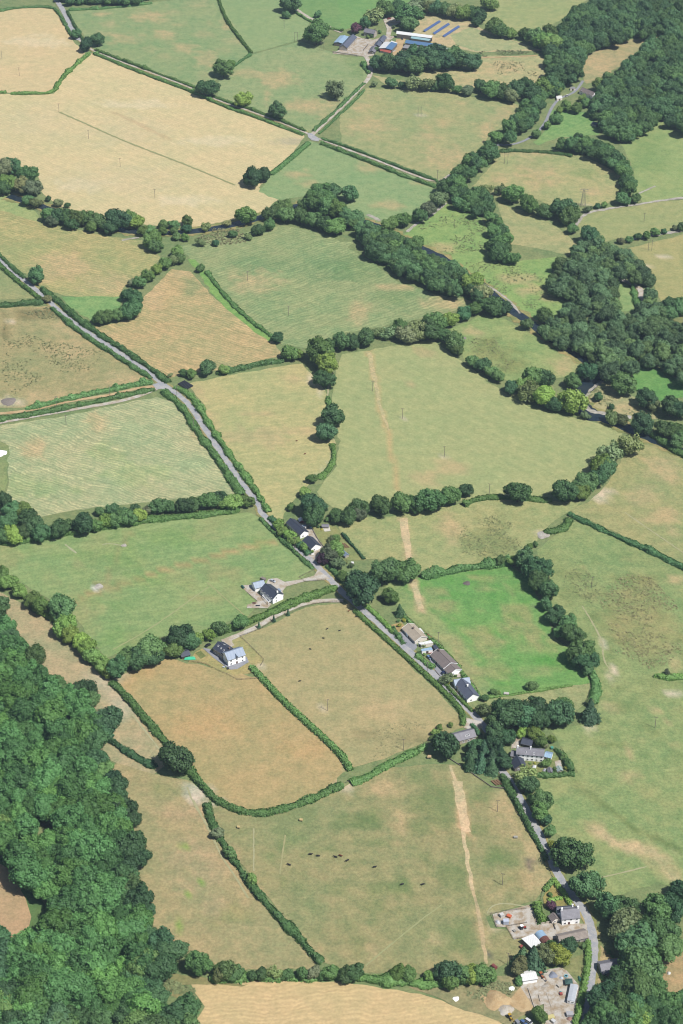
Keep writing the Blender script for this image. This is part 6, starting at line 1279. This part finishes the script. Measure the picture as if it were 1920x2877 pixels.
def container(s, w, h, label, rgb, name, cat, rr=False):
    a, b = gps(s, h/2)[:2]; c = (a+b)/2; L = (b-a).length; e = empty(name, (c.x, c.y, .3), math.atan2(b.y-a.y, b.x-a.x)); tag(e, label, cat); pm = mat_plain('paint_%d_%d_%d' % rgb, alb(*rgb), .6, .12)
    if name in ('rubbish_bag', 'cover', 'tarpaulin', 'timber_heap', 'wrapped_load', 'pool_cover', 'garden_clutter'):
        rng = np.random.default_rng(int(L*100)); k, n = 20, 6; V = []
        for i in range(n):
            t = i/(n-1)
            for j in range(k):
                an = 2*math.pi*j/k; q = t*(1+.12*rng.normal()*t); V.append((L/2*q*math.cos(an), w/2*q*math.sin(an), max(.02, h*(1-t**2.2)*(1+.12*rng.normal()))))
        F = [(i*k+j, (i+1)*k+j, (i+1)*k+(j+1) % k, i*k+(j+1) % k) for i in range(n-1) for j in range(k)]
        link('sheet', np_mesh('sheet', V, F, pm, True), e)
    elif name in ('garden_tent', 'play_tent'):
        MB().add([(-L/2, -w/2, 0), (L/2, -w/2, 0), (L/2, w/2, 0), (-L/2, w/2, 0), (-L/2, -w/2, h*.55), (L/2, -w/2, h*.55), (L/2, w/2, h*.55), (-L/2, w/2, h*.55)], [(0, 1, 5, 4), (1, 2, 6, 5), (2, 3, 7, 6), (3, 0, 4, 7)]).build('wall', pm, e)
        MB().add([(-L/2-.1, -w/2-.1, h*.55), (L/2+.1, -w/2-.1, h*.55), (L/2+.1, w/2+.1, h*.55), (-L/2-.1, w/2+.1, h*.55), (0, 0, h)], [(0, 1, 4), (1, 2, 4), (2, 3, 4), (3, 0, 4)]).build('roof', pm, e)
    elif name == 'paddling_pool':
        k = 20; ring = MB(); P = [(math.cos(2*math.pi*j/k)*L/2, math.sin(2*math.pi*j/k)*L/2, .35) for j in range(k)]
        for a_, b_ in zip(P, P[1:]+P[:1]): ring.bar(a_, b_, .28, n=6)
        ring.build('rim', pm, e); MB().bar((0, 0, .1), (0, 0, .4), L/2-.2, n=20).build('water', WATER, e)
    elif name in ('garden_bench', 'garden_sofa', 'garden_table'):
        MB().box((0, 0, h*.6), (L, w*.6, .12)).build('seat' if name != 'garden_table' else 'table_top', pm, e)
        if name != 'garden_table': MB().box((0, w*.3, h*.85), (L, .1, h*.5)).build('backrest', pm, e)
        for x_ in (-.42, .42):
            for y_ in (-.24, .24): MB().box((x_*L, y_*w, h*.28), (.12, .12, h*.56)).build('leg', pm, e)
    elif name == 'boat':
        st = [(-.5, .55), (-.3, .95), (0, 1), (.3, .8), (.5, .05)]; V = []
        for t, q in st: V += [(t*L, -w/2*q, .1), (t*L, -w/4*q, h*.8*q+.1), (t*L, 0, h*q+.15), (t*L, w/4*q, h*.8*q+.1), (t*L, w/2*q, .1)]
        MB().add(V, [(5*i+j, 5*i+j+1, 5*i+j+6, 5*i+j+5) for i in range(4) for j in range(4)]+[(4, 3, 2, 1, 0)]).build('hull', pm, e); MB().box((0, 0, h+.15), (L*.8, .08, .1)).build('keel', pm, e)
    elif rr:
        MB().bar((-L/2, 0, w/2+.2), (L/2, 0, w/2+.2), w/2, n=16).build('barrel', pm, e)
        for k in (-.3, .3): MB().box((k*L, 0, .15), (.25, w*.8, .3)).build('cradle', METAL, e)
    else:
        MB().prism([(-L/2, .15), (-L/2, h), (L/2, h), (L/2, .15)], -w/2, w/2).build('body', pm, e); MB().box((0, 0, h+.04), (L+.1, w+.1, .08)).build('lid', pm, e)
        for k in (-.35, .35): MB().box((k*L, 0, .08), (.2, w*.9, .16)).build('skid', METAL, e)
container('H 693 908 710 922', 2.2, 2.2, 'rusty red tank lying above the bottom hedge', (150, 84, 80), 'tank', 'tank', True)
container('H 790 320 808 321', 1.4, .9, 'grey feed trough alone on the bare pasture strip', (186, 182, 172), 'trough', 'trough'); container('#2 185 402 212 428', 1.4, 1.4, 'dark green oil tank at the terrace corner', (60, 110, 100), 'tank', 'tank', True)
container('#4 110 540 150 525', 2.0, 1.8, 'white trailer in the farmyard pen', (228, 226, 222), 'trailer', 'trailer'); container('#4 195 535 245 555', 2.0, 1.2, 'orange machine in the farmyard pen', (226, 120, 80), 'farm_machine', 'machine')
container('#4 150 615 215 612', 2.4, 2.6, 'white and blue livestock trailer in the farmyard pen', (214, 222, 240), 'livestock_trailer', 'trailer'); container('#4 55 590 110 635', 2.2, 1.2, 'white wrapped load at the corner of the pen', (222, 224, 230), 'wrapped_load', 'load')
container('#4 275 715 295 735', 1.2, .8, 'grey trough in the tractor pen', (170, 166, 158), 'trough', 'trough'); container('#4 360 910 385 930', 1.6, 1.4, 'red implement beside the white-roofed farm shed', (170, 84, 80), 'farm_implement', 'machine')
container('#5 555 372 580 370', 1.6, 1.2, 'turquoise cover on the builder yard gravel', (90, 180, 190), 'cover', 'cover'); container('#5 560 388 582 386', 1.6, 1.0, 'red crate on the builder yard gravel', (180, 90, 84), 'crate', 'crate'); container('#5 545 325 570 312', 2, 1, 'pale pallet load on the builder yard gravel', (206, 198, 184), 'pallet_load', 'load')
container('#5 455 585 515 572', 2.4, 1.2, 'white and yellow sheet stack at the bottom of the builder yard', (226, 214, 150), 'sheet_stack', 'stack'); container('#5 615 555 670 552', 2.6, 1.8, 'grey storage bins at the bottom of the builder yard', (190, 190, 194), 'storage_bin', 'bin'); container('#5 615 585 665 590', 2.8, 1.0, 'reddish timber heap below the storage bins', (170, 130, 116), 'timber_heap', 'heap')
container('#5 715 240 730 285', 1.6, .8, 'green upturned boat by the roadside hedge', (70, 130, 110), 'boat', 'boat', True); container('#5 600 235 625 245', 1.6, .8, 'pale blue paddling pool in the yard garden', (140, 200, 214), 'paddling_pool', 'pool'); container('#5 560 245 590 262', 2, 1, 'white and blue rubbish bags in the yard garden', (210, 220, 232), 'rubbish_bag', 'bag')
container('#5 495 600 520 620', 1.8, 1.5, 'white skip at the bottom edge of the builder yard', (226, 226, 226), 'skip', 'skip'); container('#5 205 605 225 630', 1.8, 1.6, 'grey trailer between digger and pickup', (150, 152, 160), 'trailer', 'trailer')
container('#5 1512 402 1550 410', 2.2, .8, 'pair of grey slabs on the parched lawn', (196, 196, 200), 'stone_slab', 'slab'); container('#5 1436 212 1466 218', 2.4, .7, 'white cover lying on the parched lawn', (232, 230, 222), 'cover', 'cover')
container('#7 8 478 45 478', 2.0, 1.4, 'straw bale near the round tree by the barn', (214, 184, 140), 'straw_bale', 'bale', True); container('#7 1215 605 1255 610', 2.6, 1.2, 'grey and white garden clutter by the sheds', (190, 192, 200), 'garden_clutter', 'clutter'); container('#7 1110 575 1145 580', 2.4, 1.8, 'white garden tent on the back lawn', (240, 240, 240), 'garden_tent', 'tent')
container('#7 1298 382 1325 380', 1.6, 1.2, 'green and red play house behind the conservatory', (90, 170, 150), 'play_house', 'toy'); container('#8 545 320 575 300', 2.2, .7, 'light blue cover in the barn courtyard', (150, 206, 224), 'pool_cover', 'cover'); container('#8 975 635 1035 655', 2.2, 1.2, 'turquoise tarpaulin under the garden tree', (60, 170, 190), 'tarpaulin', 'cover')
container('#3 560 745 605 755', 1.6, .7, 'white garden bench on the terrace edge', (220, 226, 230), 'garden_bench', 'bench'); container('#3 1080 805 1140 800', 1.6, 1.2, 'pink play tent by the hedge end', (220, 150, 170), 'play_tent', 'toy'); container('#3 645 780 675 775', 1.2, 1.0, 'dark barbecue on the terrace corner', (60, 60, 70), 'barbecue', 'barbecue')
container('#2 320 620 365 630', 1.6, .8, 'brown garden seat on the lower terrace', (130, 100, 90), 'garden_sofa', 'seat'); container('#2 365 655 420 655', 1.6, .9, 'dark garden table on the lower terrace', (60, 60, 66), 'garden_table', 'table'); container('#2 435 300 490 325', 2, 1.6, 'grey log store at the corner of the pale blue wing', (150, 140, 130), 'log_store', 'store')
container('F 745 832 768 834', 2, 1, 'pale stone trough on the thin hedge below the green field', (214, 210, 200), 'trough', 'trough'); container('C 788 662 800 660', 2, .6, 'white salt box beside the lane junction', (230, 222, 206), 'salt_box', 'box')
container('G 1090 274 1102 276', 1.6, 1.2, 'straw bale near the hedge gap in the big pasture', (220, 196, 140), 'straw_bale', 'bale', True); container('G 1376 241 1390 243', 1.6, 1.2, 'straw bale below the curved hedge in the big pasture', (220, 196, 140), 'straw_bale', 'bale', True); container('F 393 1126 408 1124', 1.6, 1.2, 'straw bale on the bare ground below the thick hedge', (220, 196, 140), 'straw_bale', 'bale', True)
# heaps, plastic, covers, beds
def heap(s, r, h, label, mat, seed=0):
    p = gps(s)[0]; rng = np.random.default_rng(seed+3); n, k = 9, 28; V = []; F = []
    for i in range(n):
        t = i/(n-1)
        for j in range(k):
            a = 2*math.pi*j/k; rr = r*t*(1+.13*math.sin(3*a+seed)+.05*rng.normal()*t); V.append((rr*math.cos(a), rr*math.sin(a), max(0, h*(1-t**1.6)*(1+.12*rng.normal()))))
    F = [(i*k+j, i*k+(j+1) % k, (i+1)*k+(j+1) % k, (i+1)*k+j) for i in range(n-1) for j in range(k)]
    o = link('heap', np_mesh('heap', V, [f[::-1] for f in F], mat, True)); o.location = (p.x, p.y, .3); return tag(o, label, 'heap')
heap('#5 120 515', 4.2, 1.4, 'round pale gravel heap beside the yellow digger', GRAVEL, 1); heap('#5 50 440', 7, 2.2, 'long sandy spoil bank on the waste ground', DIRT, 2); heap('#5 505 235', 2.5, 1.2, 'blue-grey rubble heap in the builder yard', mat_plain('rubble', alb(150, 156, 172)), 3); heap('#5 462 335', 3.4, 1.0, 'white gravel heap in the builder yard', PAVE, 4); heap('#5 168 345', 1.8, .9, 'crumpled white plastic on the weedy bank', WHITE, 5); heap('H 525 1062', 1.7, .8, 'white rubbish heap at the stubble corner', WHITE, 6)
heap('C 2 905', 5, 1.5, 'white plastic-covered clamp at the left edge', WHITE, 7); heap('F 925 105', 4.5, .8, 'white stone scatter at the bare gateway', STONES, 8); heap('E 455 340', 3.0, .5, 'pale rubble scatter in the drainage scar', STONES, 9); heap('E 570 152', 2.0, .4, 'small stone scatter at the top of the drainage scar', STONES, 10); heap('F 575 326', 2.5, .6, 'dark ash heap in the vivid green field', mat_plain('ash', alb(120, 110, 106)), 11); heap('C 40 668', 6, 1.2, 'grey brushwood heap at the left edge by the track', mat_plain('brushwood', alb(150, 140, 132), .95, .3, 2), 12); heap('D 555 378', 3, 1.2, 'grey brushwood heap under the meadow trees', mat_plain('brushwood', alb(150, 140, 132)), 13)
patch('cover_sheet', 'E 850 666 893 664 900 678 846 680', .62, mat_plain('green_cover', alb(90, 226, 176), .6), 'bright green cover sheet on the lawn by the garden shed', 'cover', 'thing')
def beds(s, n, w, label, tone):
    a, b, c = gps(s)[:3]; e = empty('vegetable_bed', a); tag(e, label, 'vegetable bed'); d = b-a; q = c-a
    for k in range(n):
        o = MB().bar(d*((k+.5)/n)+Vector((0, 0, .35)), d*((k+.5)/n)+q+Vector((0, 0, .35)), w, n=5).build('crop_row', mat_plain('crop_%d' % int(tone*100), alb(110, 150, 80) if tone else alb(150, 120, 90), .9, .3, 3), e)
beds('#3 60 500 160 450 160 600', 7, .17, 'striped vegetable rows on the lawn by the green cover', 1); beds('#7 665 730 745 715 720 775', 3, .8, 'two brown garden beds in the plot under the conifers', 0); beds('#8 1010 590 1150 590 1090 660', 5, .5, 'pale dug vegetable bed in the barn garden', 0)
# black wrapped bales in a stack
BALE = MB().bar((0, -.6, 0), (0, .6, 0), .68, n=14).mesh('wrapped_bale', mat_plain('black_wrap', (.012, .014, .02), .3, .1, spec=.6))
b0, b1, b2 = gps('C 822 590 858 612 842 580'); k_ = 0
for i in range(7):
    for j in range(5):
        q = b0+(b1-b0)*(i/6)+(b2-b0)*(j/3.2); o = link('wrapped_bale', BALE); o.location = (q.x, q.y, .98); o.rotation_euler.z = math.atan2((b1-b0).y, (b1-b0).x); tag(o, 'black plastic-wrapped bale in the block beside the lane junction', 'bale', 'black wrapped bales by the junction')
# ---------------------------------------------------------------- poles, pylon, fences
PW_ = mat_plain('pole_wood', alb(150, 140, 130), .9, .15)
def pole(s, label, twin=False, h=9.5):
    p = gps(s)[0]; e = empty('power_pole', (p.x, p.y, 0), RNG.uniform(-.5, .5)); tag(e, label, 'pole', 'wooden power poles')
    for x in ((-1.6, 1.6) if twin else (0,)): MB().bar((x, 0, -.3), (x, 0, h), .19, .14, 7).build('post', PW_, e)
    MB().box((0, .2, h-.5), (5.0 if twin else 2.4, .14, .18)).build('crossarm', PW_, e)
    for x in ((-2.2, 0, 2.2) if twin else (-1.05, 0, 1.05)): MB().bar((x, .2, h-.4), (x, .2, h+.05), .09, .06, 6).build('insulator', mat_plain('insulator', alb(120, 90, 80), .4), e)
for s, l in (('A 10 270', 'power pole in the corner stubble field near the left edge'), ('A 90 348', 'power pole in the middle of the corner stubble field'), ('A 272 514', 'power pole where the green line starts in the stubble'), ('A 408 637', 'second power pole down the biggest stubble field'), ('A 553 766', 'third power pole down the biggest stubble field'), ('A 712 909', 'lowest power pole in the biggest stubble field'),
             ('C 305 776', 'power pole in the combed field beside the pale side road'), ('C 813 640', 'power pole at the lane junction'), ('C 505 640', 'power pole on the hedge above the earth track'), ('C 260 690', 'power pole on the hedge near the end of the earth track'), ('C 1137 112', 'power pole in the big mown field, upper'), ('C 1325 272', 'power pole in the big mown field, lower'), ('C 890 790', 'power pole in the lane hedge above the combed field'),
             ('D 143 620', 'power pole on the tan trench line in the largest field'), ('D 280 745', 'middle power pole of the largest field'), ('D 472 920', 'lowest power pole of the largest field'), ('D 678 1092', 'power pole in the smooth hedge under the largest field'), ('E 1503 910', 'power pole in the livestock paddock'), ('F 1147 346', 'power pole in the upper rough pasture'), ('F 1438 990', 'power pole in the lower rough pasture'), ('F 443 600', 'slim pole behind the bungalow garages'), ('F 530 850', 'pole on the lane opposite the slate cottage'), ('F 285 1092', 'power pole at the foot of the livestock paddock'),
             ('H 715 203', 'power pole at the top of the cattle pasture'), ('H 738 540', 'power pole in the cattle pasture above the farmyard pen'), ('H 762 906', 'power pole below the farm sheds'), ('B 440 822', 'power pole at the end of the double-hedged lane'), ('B 1388 1020', 'power pole in the long field between streams'), ('A 1305 130', 'power pole in the plain field below the far lane'), ('#6 563 965', 'power pole in front of the long brown bungalow'), ('#8 297 665', 'roadside pole across from the lower barn')):
    pole(s, l)
for s, l in (('B 358 535', 'twin power poles in the yellowish field by the farm lane'), ('B 755 752', 'twin power poles at the top of the pylon field'), ('#1 25 462', 'twin power poles beside the big tree at the far farm'), ('B 1415 1150', 'twin power poles at the right edge beyond the stony strip'), ('A 1360 190', 'twin power poles left of the big farm tree')): pole(s, l, True, 11)
def pylon():
    p = gps('B 1108 945')[0]; e = empty('lattice_pylon', (p.x, p.y, 0)); tag(e, 'grey steel lattice pylon at the foot of the rounded field', 'pylon'); h = 17; b = 2.2; t = .7
    C = [(-1, -1), (1, -1), (1, 1), (-1, 1)]
    for x, y in C: MB().bar((x*b, y*b, 0), (x*t, y*t, h), .13, .09, 5).build('leg', METAL, e)
    br = MB()
    for k in range(6):
        z0, z1 = h*k/6, h*(k+1)/6; r0, r1 = b+(t-b)*k/6, b+(t-b)*(k+1)/6
        for i in range(4):
            x0, y0 = C[i]; x1, y1 = C[(i+1) % 4]; br.bar((x0*r0, y0*r0, z0), (x1*r1, y1*r1, z1), .06, n=4).bar((x1*r0, y1*r0, z0), (x0*r1, y0*r1, z1), .06, n=4)
    br.build('bracing', METAL, e)
    for z in (h, h-2.5): MB().bar((-4.2, 0, z), (4.2, 0, z), .12, n=5).bar((-4.2, 0, z), (0, 0, z+1.2), .07, n=4).bar((4.2, 0, z), (0, 0, z+1.2), .07, n=4).build('crossarm', METAL, e)
pylon()
FP = MB().box((0, 0, .6), (.14, .14, 1.25)).mesh('post', FENCEWOOD)
def fence(s, label, rails=2, h=1.15, step=3.0, mat=None):
    P = resample(gps(s), step); gt = label.startswith(('gate', 'field gate')); e = empty('field_gate' if gt else 'fence', P[0]); tag(e, label, 'gate' if gt else 'fence'); o0 = P[0]
    for p in P: q = link('post', FP, e); q.location = p-o0+Vector((0, 0, .25))
    for k in range(rails):
        b = MB(); z = .25+h*(.45+.5*k/max(1, rails-1))
        for a, c in zip(P[:-1], P[1:]): b.bar(a-o0+Vector((0, 0, z)), c-o0+Vector((0, 0, z)), .06, n=4)
        b.build('rail', mat or FENCEWOOD, e)
for s, l in (('#3 880 190 1000 300 1180 480 1330 625 1260 725', 'post and rail fence around the side lawn of the white gabled house'), ('#3 -60 648 60 660 240 690 420 790 640 890 E 1090 770 1200 762', 'post and rail fence below the white gabled house'), ('#3 880 190 1050 130 1250 60 #2 640 830 780 770 950 690 1150 630 1400 605 1500 605', 'long fence along the lower side of the pale drive'),
             ('#4 0 518 200 480 430 455', 'upper rail fence of the farmyard pen'), ('#4 0 518 35 600 75 682', 'end rail fence of the farmyard pen'), ('#4 190 672 320 650 450 625', 'lower rail fence of the farmyard pen'), ('#4 190 690 235 760 275 832 370 815', 'rail fence round the tractor pen'), ('#2 930 292 1030 240 1130 190', 'short fence on the verge by the pergola house entrance'), ('#2 1000 345 1130 335 1280 320', 'short fence on the lawn by the pergola house entrance'), ('#2 930 290 995 348', 'gate across the pergola house drive'),
             ('#4 610 350 635 245', 'short fence beside the clipped garden hedge'), ('#7 0 310 45 355', 'short fence at the field gap by the barn'), ('#6 1260 1080 1330 1190 1400 1310', 'wire fence behind the slate cottage'), ('H 20 70 45 66', 'field gate in the hedge gap of the big pasture'), ('H 563 0 640 60 690 95 755 98', 'fence along the top corner of the cattle pasture')): fence(s, l)
# little columnar trees along the drive
for x, y, l in ((1190, 520, 'leftmost little columnar conifer beside the pale drive'), (1258, 490, 'middle little columnar conifer beside the pale drive'), (1323, 462, 'rightmost little columnar conifer beside the pale drive')):
    p = gps(f'E {x} {y+12}')[0]; e = empty('columnar_conifer', p); tag(e, l, 'conifer'); c = link('crown', CY, e); c.location.z = 2.0; c.scale = (2.1, 2.1, 1.7); c.color = (*TONE['c'], 1); k = link('trunk', TR[0], e); k.scale = (1, 1, 2)
# ---------------------------------------------------------------- cattle
def cow_mesh():
    J = {'pel': (-.85, 0, 1.15, .34), 'mid': (-.1, 0, 1.08, .42), 'chest': (.65, 0, 1.1, .40), 'neck': (1.05, 0, 1.2, .24), 'poll': (1.4, 0, 1.3, .17), 'muz': (1.75, 0, 1.08, .11), 'tail': (-1.22, 0, 1.2, .05), 'tail2': (-1.3, 0, .6, .04)}
    E = [('pel', 'mid'), ('mid', 'chest'), ('chest', 'neck'), ('neck', 'poll'), ('poll', 'muz'), ('pel', 'tail'), ('tail', 'tail2')]
    for s, t in ((-1, 'l'), (1, 'r')):
        J['hip'+t] = (-.85, s*.24, .9, .2); J['stifle'+t] = (-.7, s*.26, .72, .13); J['hock'+t] = (-.98, s*.25, .42, .08); J['hoof'+t] = (-.92, s*.25, .03, .07)
        J['sh'+t] = (.65, s*.24, .8, .17); J['kn'+t] = (.68, s*.22, .42, .09); J['ff'+t] = (.66, s*.22, .03, .07); J['ear'+t] = (1.36, s*.28, 1.36, .05)
        E += [('pel', 'hip'+t), ('hip'+t, 'stifle'+t), ('stifle'+t, 'hock'+t), ('hock'+t, 'hoof'+t), ('chest', 'sh'+t), ('sh'+t, 'kn'+t), ('kn'+t, 'ff'+t), ('poll', 'ear'+t)]
    ks = list(J); me = bpy.data.meshes.new('cow_frame'); me.from_pydata([J[k][:3] for k in ks], [(ks.index(a), ks.index(b)) for a, b in E], [])
    o = link('cow_frame', me); md = o.modifiers.new('skin', 'SKIN'); 
    for i, k in enumerate(ks):
        v = me.skin_vertices[0].data[i]; v.radius = (J[k][3], J[k][3]); v.use_root = (k == 'pel')
    sb = o.modifiers.new('smooth', 'SUBSURF'); sb.levels = 1; sb.render_levels = 1
    dg = bpy.context.evaluated_depsgraph_get(); dg.update(); out = bpy.data.meshes.new_from_object(o.evaluated_get(dg)); bpy.data.objects.remove(o); out.name = 'cow'; out.polygons.foreach_set('use_smooth', [True]*len(out.polygons)); return out
COW = cow_mesh(); COWB = COW.copy(); COW.materials.clear(); COW.materials.append(mat_plain('black_hide', (.012, .011, .012), .7)); COWB.materials.clear(); COWB.materials.append(mat_plain('brown_hide', alb(130, 70, 46), .8))
for s, l, br in (('G 1425 402', 'black cow, left of the two close together below the curved hedge', 0), ('G 1461 409', 'black cow, right of the two close together below the curved hedge', 0), ('G 1328 450', 'black cow furthest left in the big pasture', 0), ('G 1541 414', 'dark cow beside the brown one in the big pasture', 0), ('G 1563 408', 'brown cow in the big pasture', 1), ('H 27 430', 'black cow grazing alone left of centre in the big pasture', 0), ('H 152 460', 'black cow in the middle of the big pasture', 0), ('H 278 540', 'lower black cow on the left in the big pasture', 0), ('H 373 540', 'lower black cow on the right in the big pasture', 0),
                 ('C 1400 910', 'brown cow in the golden field', 1), ('C 1362 850', 'pair-end brown calf in the golden field', 1), ('E 1376 777', 'black animal lying out in the livestock paddock', 0), ('E 1425 630', 'dark animal in the middle of the livestock paddock', 0), ('E 1485 580', 'dark animal right of the paddock middle', 0), ('E 1503 537', 'dark animal near the top of the livestock paddock', 0), ('E 1560 545', 'dark animal at the upper right of the livestock paddock', 0), ('F 34 455', 'pale animal below the huge lane tree', 1), ('F 68 482', 'dark animal by the lane hedge', 0)):
    p = gps(s)[0]; o = link('cow', COWB if br else COW); o.location = (p.x, p.y, .24); o.rotation_euler.z = RNG.uniform(-.9, .9)+(math.pi if RNG.random() < .5 else 0); sc = .95 if s[0] in 'GH' else .7; o.scale = (sc, sc, sc); tag(o, l, 'cow', 'grazing cattle')
# ---------------------------------------------------------------- haze: the air between camera and valley
hz = MB().box((0, 3500, 417), (10400, 10400, 836)).build('haze', [])
hm = bpy.data.materials.new('haze'); hm.use_nodes = True; hn = hm.node_tree
for q in list(hn.nodes):
    if q.type == 'BSDF_PRINCIPLED': hn.nodes.remove(q)
pv = hn.nodes.new('ShaderNodeVolumePrincipled'); pv.inputs['Density'].default_value = HAZE_DENSITY
pv.inputs['Color'].default_value = (.62, .80, 1.0, 1); pv.inputs['Anisotropy'].default_value = 0.1
hn.links.new(pv.outputs[0], next(q for q in hn.nodes if q.type == 'OUTPUT_MATERIAL').inputs['Volume'])
hz.data.materials.append(hm); tag(hz, 'thin blue summer haze over the whole valley', 'haze', kind='stuff')
